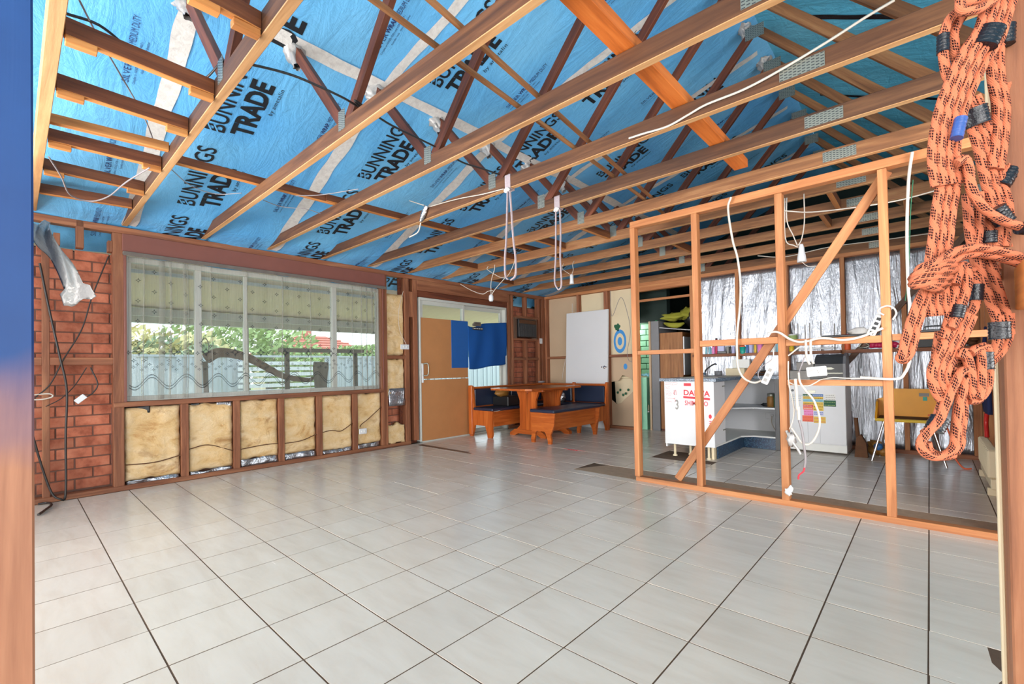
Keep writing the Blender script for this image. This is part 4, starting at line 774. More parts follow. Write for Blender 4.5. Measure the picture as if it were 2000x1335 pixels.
for dz in (0, -.026):
    P = [Vector(cur(.99+dz+.058*math.sin(2*pi*(y_-.53)/.262+pi/2), (y_, wav(y_)+.010))) for y_ in [.36+.02*i for i in range(131)]]
    def rib(u, v, P=P):
        f = u*(len(P)-1); i = min(int(f), len(P)-2); q = P[i].lerp(P[i+1], f-i); return (q.x, q.y, q.z+(v-.5)*.009)
    mb.grid(rib, 260, 1)
mb.build('scalloped_trim', 'lacemotif', ct)
mb = MB()
def motif(y_, z_, r):
    p = cur(z_, (y_, wav(y_)+.012))
    for a in range(4):
        an = a*pi/2
        q = [(r*.25, 0), (r*.55, r*.18), (r, 0), (r*.55, -r*.18)]
        vs = [(p[0], p[1]+(u*math.cos(an)-v*math.sin(an)), p[2]+u*math.sin(an)+v*math.cos(an)) for u, v in q]; mb.add(vs, [(0, 1, 2, 3)])
    n = 12; ring = [(p[0], p[1]+rr_*math.cos(2*pi*k/n), p[2]+rr_*math.sin(2*pi*k/n)) for rr_ in (r*.34, r*.5) for k in range(n)]
    mb.add(ring, [(k, (k+1) % n, n+(k+1) % n, n+k) for k in range(n)])
for c in range(11):
    for r_ in range(8):
        motif(.42+c*.245+(.12 if r_ % 2 else 0), 1.36+.095*r_, .024)
for c in range(10):
    motif(.43+c*.262, 1.27, .05)
    for k in range(6):
        an = k*pi/3; motif(.43+c*.262+.075*math.cos(an), 1.255+.085*math.sin(an), .022)
    for k in range(9): motif(.39+c*.262+.03*k, 1.12+.03*math.sin(k*2.1+c), .017)
mb.build('embroidered_motif', 'lacemotif', ct, kind='stuff')

# ---------------------------------------------------------------- sliding door opening
dr = struct('door_1', (-.05, 4.5, 0))
mb = MB()
for (a, b, c_, d) in ((3.585, 5.43, 2.06, 2.098), (3.585, 3.61, 0, 2.06), (5.385, 5.43, 0, 2.06), (3.585, 5.43, -.004, .018)): mb.box(-.11, .004, a, b, c_, d, .003)
mb.build('door_frame', 'alu', dr)
mb = MB()
for (a, b) in ((3.612, 3.66), (4.43, 4.475)): mb.box(-.05, -.015, a, b, .02, 2.06, .003)
mb.box(-.05, -.015, 3.66, 4.43, .02, .08, .003); mb.box(-.05, -.015, 3.66, 4.43, 2.0, 2.06, .003); mb.build('sliding_leaf', 'alu', dr)
MB().box(-.034, -.031, 3.66, 4.43, .08, 2.0).build('pane', 'glass', dr)
mb = MB()
for (a, b) in ((4.45, 4.485), (5.33, 5.38)): mb.box(-.10, -.065, a, b, .02, 2.06, .003)
mb.box(-.10, -.065, 4.485, 5.33, .02, .08, .003); mb.box(-.10, -.065, 4.485, 5.33, 2.0, 2.06, .003); mb.build('fixed_leaf', 'alu', dr)
MB().box(-.085, -.082, 4.485, 5.33, .08, 2.0).build('pane', 'glass', dr)
o = MB().box(-.014, -.004, 3.612, 4.522, .915, 1.806, .002).build('hardboard_sheet', 'mdf'); tag(o, 'upper brown hardboard sheet covering the sliding door', 'board', 'hardboard over the door')
o = MB().box(-.013, -.003, 3.614, 4.526, .012, .900, .002).build('hardboard_sheet', 'mdf'); tag(o, 'lower brown hardboard sheet at the foot of the sliding door', 'board', 'hardboard over the door')
mb = MB(); mb.box(-.004, .004, 4.182, 4.525, 1.068, 1.803, .001); mb.box(.004, .0045, 4.19, 4.52, 1.075, 1.09)
o = mb.build('blue_board', 'tarp'); tag(o, 'flat blue panel overlapping the brown hardboard beside the draped cloth', 'board')
def clothf(u, v):
    y = 4.522+.893*u; zt = 1.765-.055*math.exp(-((u-.12)/.16)**2)+.075*u; zb = 1.045+.085*u**1.5-.01*math.sin(u*9)
    z = zt+(zb-zt)*v; sag = math.sin(pi*u)*v
    x = .012+.03*sag*(.6+.4*math.sin(u*11+v*3))+.012*math.sin((u-.5)*18*(1-.5*v))*(.3+.7*v)
    return (x, y, z)
o = MB().slab(clothf, 44, 24, (-.003, 0, 0)).build('blue_cloth', 'bluecloth'); tag(o, 'thin blue cloth draped across the bright half of the door', 'cloth')
mb = MB(); mb.box(.02, .05, 4.60, 4.78, 1.735, 1.775, .006); mb.box(.02, .06, 4.63, 4.76, 1.775, 1.80, .004); mb.cur = 1
mb.box(.03, .062, 4.585, 4.81, 1.672, 1.715, .012); mb.cur = 2
for k in range(4): mb.box(.060, .064, 4.605+.05*k, 4.64+.05*k, 1.688, 1.698)
o = mb.build('spring_clamp', ['bark', 'dgrey', 'paper']); tag(o, 'dark clamp gripping the blue cloth above the door', 'clamp')
hd = thing('door_handle', 'pale D-shaped pull handle on the left edge of the hardboard', 'handle', (.0, 3.64, 1.05))
mb = MB(); mb.box(-.004, .012, 3.615, 3.645, .86, 1.14, .004); mb.build('lock_plate', 'white', hd)
MB().tube(catmull([(.005, 3.63, 1.13), (.045, 3.69, 1.135), (.055, 3.70, 1.06), (.045, 3.69, .97), (.005, 3.63, .965)], 6), .009, 8).build('grip', 'steel', hd)
# wall air conditioner
ac = thing('air_conditioner', 'brown-fronted box air conditioner set into the brick wall near the corner', 'air conditioner', (0, 5.95, 1.6))
mb = MB(); mb.box(-.25, .05, 5.70, 6.195, 1.60, 1.925, .01); mb.build('case', 'black', ac)
mb = MB(); mb.box(.05, .056, 5.715, 6.18, 1.845, 1.91, .002); mb.build('control_panel', 'rust', ac)
for k in range(17): MB().box(.05, .060, 5.725+.027*k, 5.740+.027*k, 1.615, 1.835, .001).build('slat', 'dgrey', ac)
for (a, b, c_, d) in ((5.62, 5.70, 1.578, 1.95), (6.195, 6.27, 1.578, 1.95)): bxbeam('packing_board', -.08, .0, a, b, c_, d, 'plank', wl)
bxbeam('packing_board', -.08, .01, 5.66, 6.2, 1.925, 1.95, 'plank', wl)

# ================================================================ BACK WALL
wb = struct('wall_back', (2.9, 6.5, 0))
bxbeam('top_plate', 0, 5.82, 6.5, 6.59, 2.345, 2.395, 'pine', wb)
for a, b in ((0, 1.87), (2.80, 5.82)): bxbeam('bottom_plate', a, b, 6.5, 6.59, 0, .045, 'stud', wb)
for a, b in ((.0, .045), (.735, .783), (1.295, 1.372), (1.845, 1.89), (2.775, 2.825), (3.415, 3.462), (4.02, 4.066), (4.625, 4.672), (5.195, 5.24), (5.755, 5.82)):
    bxbeam('stud', a, b, 6.5, 6.59, .045, 2.345, 'pine' if a > 1.8 else 'stud', wb)
bxbeam('noggin', .045, 1.845, 6.502, 6.588, 1.205, 1.25, 'stud', wb)
bxbeam('door_lintel', 1.89, 2.775, 6.502, 6.588, 2.255, 2.345, 'pine', wb)
bxbeam('noggin', 1.89, 2.775, 6.52, 6.56, 2.088, 2.125, 'pine', wb)
xs = [2.825, 3.415, 3.462, 4.02, 4.066, 4.625, 4.672, 5.195, 5.24, 5.755]
for i in range(0, 10, 2): bxbeam('noggin', xs[i], xs[i+1], 6.43, 6.588, 1.168, 1.207, 'stud', wb)
beam('diagonal_brace', (4.66, 6.492, 1.03), (5.74, 6.492, 2.41), .018, .06, 'plank', wb, (0, 0, 1))
for i in range(0, 10, 2):
    def foilf(u, v, a=xs[i]-.02, b=xs[i+1]+.02, i=i):
        x = a+(b-a)*u; z = 2.37*v+.01; k = noise.noise(Vector((x*7, z*.9, i)))+.5*noise.noise(Vector((x*19, z*1.6, i+5)))
        low = max(0, 1-v*1.5)
        return (x, 6.600+.030*k*(.5+low), z)
    MB().slab(foilf, 22, 26, (0, .004, 0)).build('foil_sheet', 'foil', wb)
def sheet(poly, m, y0=6.592, name='lining_sheet'): return MB().prism(poly, 'y', y0, y0+.006).build(name, m, wb)
sheet([(0, 0), (.745, 0), (.745, 2.36), (0, 2.36)], 'tan'); sheet([(.75, 1.22), (1.33, 1.22), (1.33, 2.36), (.75, 2.36)], 'cream'); sheet([(.75, 0), (1.33, 0), (1.33, 1.215), (.75, 1.215)], 'tan')
sheet([(1.335, 1.22), (1.87, 1.22), (1.87, 2.36), (1.335, 2.36)], 'cream')
sheet([(1.335, .78), (1.50, .80), (1.58, .90), (1.70, .86), (1.78, .80), (1.87, .80), (1.87, 1.215), (1.335, 1.215)], 'tan')
sheet([(1.335, 0), (1.87, 0), (1.87, .70), (1.80, .66), (1.72, .58), (1.62, .50), (1.55, .43), (1.46, .41), (1.335, .5)], 'tan')
mb = MB(); n = 28
for r1, r2 in ((.085, .125), (.0, .045)):
    vs = [(1.545+rr_*math.cos(2*pi*k/n)*.95, 6.590, 1.475+rr_*1.6*math.sin(2*pi*k/n)) for rr_ in (r1, r2) for k in range(n)]
    mb.add(vs, [(k, n+k, n+(k+1) % n, (k+1) % n) for k in range(n)])
vs = [(1.64+.035*math.cos(2*pi*k/n), 6.590, 1.045+.05*math.sin(2*pi*k/n)) for k in range(n)]; mb.add(vs, [tuple(range(n))])
mb.build('sprayed_mark', 'grapha', wb)
mb = MB(); vs = [(1.50+.055*math.cos(a)*(1+.25*math.sin(3*a)), 6.590, 1.715+.06*math.sin(a)*(1+.2*math.cos(5*a))) for a in [2*pi*k/n for k in range(n)]]; mb.add(vs, [tuple(range(n))]); mb.build('sprayed_mark', 'graphg', wb)

# room beyond the doorway
w2 = struct('wall_laundry', (2.2, 8.4, 0))
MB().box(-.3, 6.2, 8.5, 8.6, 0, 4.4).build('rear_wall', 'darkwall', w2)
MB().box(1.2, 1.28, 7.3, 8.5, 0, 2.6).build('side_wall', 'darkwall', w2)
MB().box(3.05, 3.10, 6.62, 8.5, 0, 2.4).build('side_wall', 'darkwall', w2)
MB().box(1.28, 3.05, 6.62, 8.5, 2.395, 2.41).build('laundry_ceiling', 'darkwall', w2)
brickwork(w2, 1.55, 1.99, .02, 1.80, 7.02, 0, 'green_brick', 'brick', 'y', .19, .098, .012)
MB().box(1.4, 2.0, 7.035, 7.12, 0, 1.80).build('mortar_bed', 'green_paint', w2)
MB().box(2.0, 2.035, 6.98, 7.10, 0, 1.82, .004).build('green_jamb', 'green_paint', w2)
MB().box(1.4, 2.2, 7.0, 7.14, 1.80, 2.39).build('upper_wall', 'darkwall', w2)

# ================================================================ RIGHT AND FRONT WALLS
wr = struct('wall_right', (5.86, 5, 0))
bxbeam('bottom_plate', 5.82, 5.91, 3.4, 6.5, 0, .045, 'plank', wr); bxbeam('top_plate', 5.82, 5.91, 3.4, 6.5, 2.345, 2.395, 'pine', wr)
for y in (3.5, 4.1, 4.7, 5.3, 5.9, 6.42): bxbeam('stud', 5.82, 5.91, y, y+.045, .045, 2.345, 'pine', wr)
bxbeam('noggin', 5.822, 5.908, 3.545, 6.42, 1.19, 1.235, 'pine', wr)
MB().box(5.905, 5.915, 3.4, 6.5, 0, 2.345).build('lining_sheet', 'mdf', wr)
MB().box(5.80, 5.818, 3.6, 6.45, .0, .12).build('skirting_board', 'mdf', wr)
# jambs of the opening the view is taken through
wf = struct('wall_front', (5.2, -.4, 0))
bxbeam('stud', 4.40, 4.52, -.455, -.3605, 0, 3.4, 'bluepost', wf, label='blue sprayed timber post at the open end of the room')
bxbeam('stud', 5.506, 5.60, .66, .75, 0, 3.2, 'post', wf, label='bare timber door post beside the hanging rope')
bxbeam('stud_edge', 5.500, 5.507, .732, .752, 0, 3.0, 'cream', wf)
bxbeam('noggin', 5.519, 5.62, .55, .658, 1.135, 1.20, 'noggin', wf)
MB().box(-.3, 9.2, 9.55, 9.6, 0, 4.4).build('wall_gable', 'darkwall', None, kind='structure')
MB().box(-.3, 9.3, -4.25, -4.2, 0, 4.4).build('wall_rear_room', 'cream', wf)
MB().box(9.2, 9.25, -4.2, 9.6, 0, 4.4).build('wall_side_room', 'cream', wf)
MB().box(-.3, -.1, -4.2, -.62, 0, 2.4).build('wall_end_room', 'cream', wf)
MB().box(-.3, 9.3, -4.2, -1.25, 3.9, 3.95).build('rear_room_ceiling', 'white', wf)
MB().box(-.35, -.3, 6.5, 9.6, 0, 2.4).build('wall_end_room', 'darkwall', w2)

# ================================================================ PARTITION
wp = struct('wall_partition', (4.6, 3.55, 0))
PY0, PY1 = 3.5, 3.575
bxbeam('bottom_plate', 3.40, 5.82, PY0, PY1, -.008, .042, 'pine', wp)
beam('top_plate', (3.385, (PY0+PY1)/2, 2.362), (5.82, (PY0+PY1)/2, 2.368), PY1-PY0, .06, 'pine', wp)
for a, b, lean in ((3.39, 3.437, .0), (3.957, 4.005, .0), (4.585, 4.635, 0), (5.193, 5.243, 0)):
    beam('stud', ((a+b)/2, (PY0+PY1)/2, .042), ((a+b)/2-.006, (PY0+PY1)/2, 2.333), b-a, PY1-PY0, 'pine', wp, (0, 1, 0))
bxbeam('stud', 5.775, 5.82, PY0, PY1, .042, 2.333, 'pine', wp)
for a, b, z0, z1 in ((3.437, 3.957, 1.157, 1.195), (4.003, 4.585, 1.208, 1.258), (4.633, 5.193, 1.186, 1.233), (4.633, 5.193, .895, .936), (5.243, 5.775, 1.196, 1.238)):
    bxbeam('noggin', a, b, PY0+.005, PY1-.005, z0, z1, 'pine', wp)
beam('diagonal_brace', (3.76, PY1+.012, .05), (5.235, PY1+.012, 2.335), .02, .066, 'pine', wp, (0, 0, 1))
# ================================================================ HANGING ROPE
rp_ = thing('climbing_rope', 'long orange rope with dark flecks, knotted and hung beside the door post', 'rope', (5.45, .45, 1.9))
mb = MB()
for s_ in ROPE[0]: mb.tube(catmull(s_, 6), .0066, 10, uv=True)
mb.build('rope_strands', 'rope', rp_)
for a, b, r, m in ROPE[1]:
    r *= .9; a, b = Vector(a), Vector(b); d = (b-a); n = 14
    view = ((a+b)/2-Vector((5.42, -.38, 1.06))).normalized(); side = d.normalized().cross(view).normalized(); dep = side.cross(d.normalized())
    mb = MB(); vs = []; nk = 14
    for i in range(n+1):
        p = a.lerp(b, i/n); rad = 1+.05*math.sin(i*2.4)
        for k in range(nk):
            an = 2*pi*k/nk; vs.append(p+side*(r*rad*math.cos(an))+dep*((.0085+.15*max(0, r-.009))*rad*math.sin(an)))
    fs = [(i*nk+k, i*nk+(k+1) % nk, (i+1)*nk+(k+1) % nk, (i+1)*nk+k) for i in range(n) for k in range(nk)]
    mb.add(vs, fs, True); mb.add(vs[:nk], [tuple(range(nk))]); mb.add(vs[-nk:], [tuple(range(nk))])
    mb.build('tape_wrap', 'tapeu' if m == 'u' else 'tapeb', rp_)
MB().tube(catmull([(5.49, .64, 2.30), (5.46, .55, 2.26), (5.43, .47, 2.22), (5.42, .45, 2.14), (5.425, .45, 2.0)], 6), .0066, 10, uv=True).build('rope_tail', 'rope', rp_)

# foil strip hanging from the blue post
P = catmull([(4.41, -.351, 1.295), (4.445, -.350, 1.268), (4.465, -.336, 1.240), (4.48, -.322, 1.205), (4.49, -.312, 1.168)], 8)
def fs_(u, v):
    f = u*(len(P)-1); i = min(int(f), len(P)-2); q = P[i].lerp(P[i+1], f-i); wd = .028-.008*math.sin(u*3.1)+(.014 if u > .84 else 0)
    return (q.x+(v-.5)*wd*.4+.004*math.sin(u*9+v*5), q.y+(v-.5)*wd*.8, q.z+(v-.5)*wd*.45+.003*math.sin(v*11+u*14))
o = MB().slab(fs_, 30, 8, (-.001, -.001, 0)).build('foil_scrap', 'film'); tag(o, 'torn shiny foil scrap hanging off the blue post', 'scrap')

# ================================================================ CABLES
def cable(name, label, pts, r, m, cat='cable', extra=()):
    t = thing(name, label, cat, pts[0]); wire(pts, r).build('sheath', m, t)
    for nm, p2, r2, m2 in extra: wire(p2, r2).build(nm, m2, t)
    return t
cable('hanging_cable', 'white cable looping down from the partition top past the first open bay', W['w1'], .0085, 'cablew')
cable('draped_cable', 'white cable draped along the middle rail of the partition', W['w2'], .009, 'cablew')
cable('conduit', 'white conduit hanging in the bay right of the tall partition stud, tail of grey cable', W['w6'], .0105, 'cablew', 'conduit', (('inner_cable', W['w6g'], .0085, 'cableg'), ('red_core', W['w6r'], .006, 'redink')))
cable('looped_cable', 'white cable in a big loop in front of the dishwasher', W['w7'], .0075, 'cablew')
cable('hanging_cable', 'thin white cable running down the third partition stud', W['w5'], .005, 'cablew')
cable('flat_cable', 'long white cable hanging from the partition top beside the rope', W['w4'], .0095, 'cablew', 'cable', (('earth_wire', W['w4g'], .003, 'graphg'),))
cable('cable_loop', 'small white cable loop hung round the fourth partition stud', W['loop'], .006, 'cablew')
cable('loose_cable', 'grey loose cable crossing behind the wiring box', W['w8'], .005, 'cableg')
cable('draped_cable', 'white cable lying along the lower partition rail above the dishwasher', W['w9'], .0045, 'cablew')
cable('loose_cable', 'short white cable hooked left of the third partition stud', W['w10'], .0045, 'cablew')
cable('loose_cable', 'short white cable slanting right of the third partition stud', W['w11'], .0055, 'cablew')
cable('roof_cable', 'thin white cable strung level between the kitchen trusses', W['h1'], .005, 'cablew')
cable('roof_cable', 'thin white cable along the far chords above the foil wall', W['h2'], .005, 'cablew')
cable('roof_cable', 'white cable stapled along a truss chord and running up to the right', W['white4'], .006, 'cablew')
cable('roof_cable', 'black cable sagging over the first trusses', W['blk'], .006, 'cableb')
cable('roof_cable', 'black cable running on across the truss webs', W['blk2'], .006, 'cableb')
cable('roof_cable', 'thin grey cable dropping across the sarking near the blue post', W['gr1'], .004, 'cableg')
cable('roof_cable', 'pale cable sagging below the noggins near the blue post', W['wl1'], .005, 'cableg')
cable('roof_cable', 'thin pale cable behind the second truss chord above the window', W['wl2'], .003, 'cableg')
cable('roof_cable', 'thin pale cable lying past the long ceiling runner', W['wl3'], .0035, 'cableg')
cable('roof_cable', 'thin pale cable under the lettering near the window head', W['wl4'], .003, 'cableg')
for i in range(6): wire(W['ins%d' % i], .005).build('cable', 'rust', wl)
t = cable('pendant_socket', 'white lamp socket hanging on tangled cables in the kitchen', W['sock1'], .0045, 'cablew', 'socket', (('cord', W['sock1b'], .0045, 'cablew'), ('cord', W['sock1c'], .0045, 'cablew'), ('cord', W['sock1d'], .003, 'cablew')))
MB().lathe([(.012, 2.03), (.02, 2.0), (.022, 1.97), (.03, 1.93), (.034, 1.885), (.02, 1.885)], (4.665, 3.985, 0)).build('socket_body', 'white', t)
t = cable('pendant_socket', 'white lamp socket hanging beside the second webbing strap', W['bulb2'], .004, 'cablew', 'socket', (('cord', W['bulb2b'], .003, 'cablew'),))
MB().lathe([(.012, 2.265), (.024, 2.25), (.024, 2.19), (.030, 2.14), (.018, 2.14)], (1.98, 4.575, 0)).build('socket_body', 'white', t)
t = cable('hanging_plug', 'white plug hanging on cables in front of the door head', W['pl1'], .005, 'cablew', 'plug', (('cord', W['pl2'], .005, 'cablew'), ('cord', W['pl3'], .005, 'cablew'), ('cord', W['pl4'], .004, 'cablew')))
MB().lathe([(.012, 2.05), (.03, 2.03), (.034, 1.98), (.022, 1.955)], (W['pl1'][-1][0], 3.985, 0), 8).build('plug_body', 'white', t)
t = cable('junction', 'white connector tied on cables under a truss chord above the window', W['jn1'], .005, 'cablew', 'connector', (('cord', W['jn2'], .004, 'cablew'), ('cord', W['jn3'], .006, 'cablew')))
P = W['jn']; MB().tube(catmull(P, 5), lambda u: .014+.012*math.sin(u*pi*.9+.4), 9).build('connector_body', 'plastic', t)
for nm, y, ww, aa, bb, xw in (('webbing_strap', 2.15, 'str1w', 'str1a', 'str1b', 'grey webbing strap loop hanging open from a truss chord'), ('webbing_strap', 2.76, 'str2w', 'str2a', 'str2b', 'bunched grey webbing strap hanging straight from a truss chord')):
    t = thing(nm, xw, 'strap', W[aa][0], 'webbing straps on the truss chords')
    x = W[ww][0][0]; mb = MB()
    mb.box(x-.028, x+.028, y-.004, y-.001, 2.40, 2.514, .001); mb.box(x-.028, x+.028, y-.004, y+.046, 2.5115, 2.515); mb.box(x-.028, x+.028, y+.043, y+.046, 2.40, 2.514); mb.box(x-.028, x+.028, y-.004, y+.046, 2.404, 2.408)
    mb.build('chord_wrap', 'strap', t)
    for q in (aa, bb): MB().tube(catmull(W[q], 6), .011, 8, flat=.45).build('strap_leg', 'strap', t)
    MB().ball((x, y-.012, 2.395), .026, (1, .7, .8), .3).build('strap_knot', 'paper', t)
# cables over the brick corner and on the floor
cable('corner_cable', 'thick dark cable hanging down in front of the bricks beside the blue post', [(.03, -.222, 1.98), (.03, -.171, 1.622), (.03, -.111, 1.239), (.03, -.066, .936), (.03, -.073, .548), (.03, -.075, .06), (.06, -.11, .03), (.035, -.16, .092), (.03, -.219, .334), (.04, -.27, .6)], .008, 'cableb')
cable('corner_cable', 'thin dark cable slanting down across the bricks left of the window', [(.01, .207, 2.113), (.01, .10, 1.75), (.01, .03, 1.45), (.01, -.081, 1.196), (.02, -.164, .983), (.02, -.25, .88)], .005, 'cableb')
cable('corner_cable', 'thin cable curling from the brick noggin down to the left', [(.01, .06, 1.12), (.015, -.02, .96), (.02, -.10, .86), (.02, -.19, .80)], .004, 'cableb')
cable('floor_cable', 'black cable end curling out on the tiles by the blue post', [(.03, -.235, .01), (.05, -.18, .012), (.16, -.165, .012), (.30, -.20, .012), (.45, -.246, .012)], .009, 'cableb')
t = thing('loose_switch', 'loose white switch plate dangling on a wire before the bricks', 'switch', (.02, .06, .85))
wire([(.01, .085, 1.12), (.02, .13, .98), (.02, .10, .90), (.02, .05, .86)], .005).build('wire', 'cableb', t)
MB().box(-.04, .04, -.006, .006, -.022, .022, .003, Matrix.Translation((.02, .02, .85)) @ Matrix.Rotation(.75, 4, 'X') @ Matrix.Rotation(1.57, 4, 'Z')).build('plate', 'white', t)
cable('corner_cable', 'pale cable stub poking out beside the blue post', [(.02, -.26, .90), (.02, -.17, .905), (.02, -.15, .88), (.02, -.20, .862), (.02, -.27, .86)], .006, 'cablew')
def plate_sw(name, label, y0, y1, z0, z1, x=.0, rock=2, cat='switch'):
    t = thing(name, label, cat, (x, (y0+y1)/2, z0)); MB().box(x, x+.012, y0, y1, z0, z1, .004).build('plate', 'white', t)
    for k in range(rock):
        yc = y0+(y1-y0)*(k+1)/(rock+1); MB().box(x+.012, x+.018, yc-.008, yc+.008, (z0+z1)/2-.012, (z0+z1)/2+.012, .002).build('rocker', 'paper', t)
    return t
plate_sw('power_outlet', 'white power outlet low on the insulation bay nearest the door', 2.622, 2.728, .235, .305, .002, cat='outlet')
t = plate_sw('light_switch', 'white light switch on the stud left of the sliding door', 3.262, 3.400, 1.338, 1.405)
wire([(.005, 3.36, 1.40), (.01, 3.25, 1.60), (.0, 3.24, 1.85), (.0, 3.32, 2.15)], .003).build('wire', 'cablew', t)
plate_sw('light_switch', 'small white switch tilted on the corner stud beside the air conditioner', 6.335, 6.41, 1.50, 1.60, .0, 1)

# ================================================================ DINING NOOK
def nook_end(mb, poly, axis, a, b): mb.prism(poly, axis, a, b)
tb = thing('dining_table', 'orange varnished timber dining table with trestle base by the door', 'table', (.86, 5.2, 0))
MB().prism([(.52, 4.50), (1.20, 4.50), (1.27, 4.57), (1.27, 5.80), (1.20, 5.87), (.52, 5.87), (.45, 5.80), (.45, 4.57)], 'z', .722, .750).build('table_top', 'oak1', tb)
for y in (4.97, 5.56):
    MB().prism([(.62, .09), (.70, .16), (.70, .55), (.64, .69), (1.08, .69), (1.02, .55), (1.02, .16), (1.10, .09)], 'y', y-.02, y+.02).build('pedestal', 'oak2', tb)
    MB().prism([(.50, 0), (.60, 0), (.66, .035), (1.06, .035), (1.12, 0), (1.22, 0), (1.22, .04), (1.12, .10), (.60, .10), (.50, .04)], 'y', y-.035, y+.035).build('foot', 'oak0', tb)
    MB().box(.55, 1.17, y-.03, y+.03, .685, .722, .006).build('bearer', 'oak0', tb)
MB().box(.80, .92, 5.005, 5.525, .30, .42, .006).build('stretcher', 'oak1', tb)
MB().box(.845, .875, 4.93, 5.60, .655, .722, .004).build('rail', 'oak1', tb)
def cushion(mb, x0, x1, y0, y1, z0, z1):
    mb.box(x0, x1, y0, y1, z0, z1, min(x1-x0, y1-y0, z1-z0)*.28); return mb
def leg_panel(a0, a1, top, fl0, fl1, arch0, arch1, az, flare=.03):
    """end panel with two legs: outline in (along, z)"""
    return [(fl0, 0), (fl0+.055, 0), (fl0+.06, .05), (arch0, az-.02), (arch0+.02, az), (arch1-.02, az), (arch1, az-.02), (fl1-.06, .05), (fl1-.055, 0), (fl1, 0), (fl1+.008, .05), (fl1-.01, .12), (a1-.02, top*.6), (a1, top), (a0, top), (a0+.02, top*.6), (fl0+.01, .12), (fl0-.008, .05)]
bn = thing('bench', 'backless orange timber bench with navy vinyl seat in front of the table', 'bench', (1.42, 5.15, 0))
pl_ = leg_panel(1.225, 1.655, .425, 1.235, 1.585, 1.315, 1.49, .165)
MB().prism(pl_, 'y', 4.585, 4.615).build('end_panel', 'oak0', bn); MB().prism(pl_, 'y', 5.72, 5.75).build('end_panel', 'oak0', bn)
for x in (1.57, 1.245): MB().box(x-.012, x+.012, 4.615, 5.72, .18, .42, .003).build('apron', 'oak1', bn)
cushion(MB(), 1.225, 1.655, 4.56, 5.775, .425, .470).build('seat_cushion', 'vinyl', bn)
# corner settle: left run along the window wall, right run along the back wall
st_ = thing('corner_settle', 'orange timber corner settle with navy vinyl cushions along both walls', 'bench', (.35, 5.6, 0))
pe = [(.055, 0), (.115, 0), (.15, .10), (.17, .175), (.40, .175), (.43, .10), (.455, 0), (.535, 0), (.555, .05), (.545, .13), (.57, .405), (.165, .405), (.13, .775), (.055, .775)]
MB().prism(pe, 'y', 4.485, 4.52).build('end_panel', 'oak2', st_)
MB().box(.052, .135, 4.46, 4.50, .02, .79, .01).build('end_post', 'oak2', st_)
MB().box(.53, .555, 4.52, 5.86, .17, .40, .003).build('apron', 'oak1', st_)
cushion(MB(), .15, .575, 4.47, 5.9, .405, .448).build('seat_cushion', 'vinyl', st_)
MB().box(.05, .085, 4.50, 6.30, .38, .735, .004).build('back_board', 'oak1', st_)
MB().box(.045, .125, 4.47, 6.33, .735, .765, .006).build('back_rail', 'oak1', st_)
mb = MB(); cushion(mb, .085, .135, 4.53, 5.35, .46, .728); mb.build('back_cushion', 'vinyl', st_)
mb = MB(); cushion(mb, .085, .135, 5.38, 6.2, .46, .728); mb.build('back_cushion', 'vinyl', st_)
pr_ = [(5.86, 0), (5.915, 0), (5.94, .10), (5.96, .17), (6.14, .17), (6.18, .10), (6.21, 0), (6.285, 0), (6.29, .775), (6.235, .775), (6.20, .405), (5.83, .405), (5.845, .13), (5.85, .05)]
MB().prism(pr_, 'x', 1.455, 1.488).build('end_panel', 'oak2', st_)
MB().box(1.45, 1.495, 6.23, 6.30, .0, .79, .01).build('end_post', 'oak2', st_)
MB().box(.80, .845, 6.225, 6.29, .40, .785, .008).build('corner_post', 'oak2', st_)
MB().box(.55, 1.455, 5.86, 5.885, .17, .40, .003).build('apron', 'oak0', st_)
cushion(MB(), .15, 1.47, 5.84, 6.23, .405, .448).build('seat_cushion', 'vinyl', st_)
MB().box(.08, 1.455, 6.255, 6.28, .38, .735, .004).build('back_board', 'oak0', st_)
MB().box(.08, 1.47, 6.235, 6.31, .735, .765, .006).build('back_rail', 'oak0', st_)
cushion(MB(), .855, 1.445, 6.205, 6.257, .455, .728).build('back_cushion', 'vinyl', st_)
cushion(MB(), .15, .79, 6.205, 6.257, .455, .728).build('back_cushion', 'vinyl', st_)
o = MB().box(.14, .48, 4.92, 5.22, .449, .60, .008).build('storage_tub', 'black'); tag(o, 'dark lidded tub sitting on the settle behind the table', 'tub')
mb = MB(); mb.ball((.30, 4.98, .655), .10, (1.0, 1.5, .62), .25, 14, 9, 3); o = mb.build('straw_bundle', 'foodg'); tag(o, 'straw coloured bundle lying on the dark tub', 'bundle')
mb = MB(); mb.ball((.70, 6.02, .53), .10, (.9, .8, .95), .35, 14, 9, 5); mb.ball((.70, 6.02, .63), .04, (1, .8, 1.2), .6, 10, 7, 8); o = mb.build('tied_bag', 'plastic'); tag(o, 'tied clear plastic bag on the settle seat under the table', 'bag')
mb = MB(); mb.tube(catmull([(.20+.055*math.cos(a), 6.12+.055*math.sin(a), .80) for a in [k*pi/5 for k in range(11)]], 3), .008, 6); mb.tube(catmull([(.20+.05*math.cos(a), 6.12+.05*math.sin(a), .785) for a in [k*pi/5 for k in range(11)]], 3), .010, 6); o = mb.build('cable_coil', 'cableg'); tag(o, 'small grey coil lying on the settle rail in the corner', 'coil')
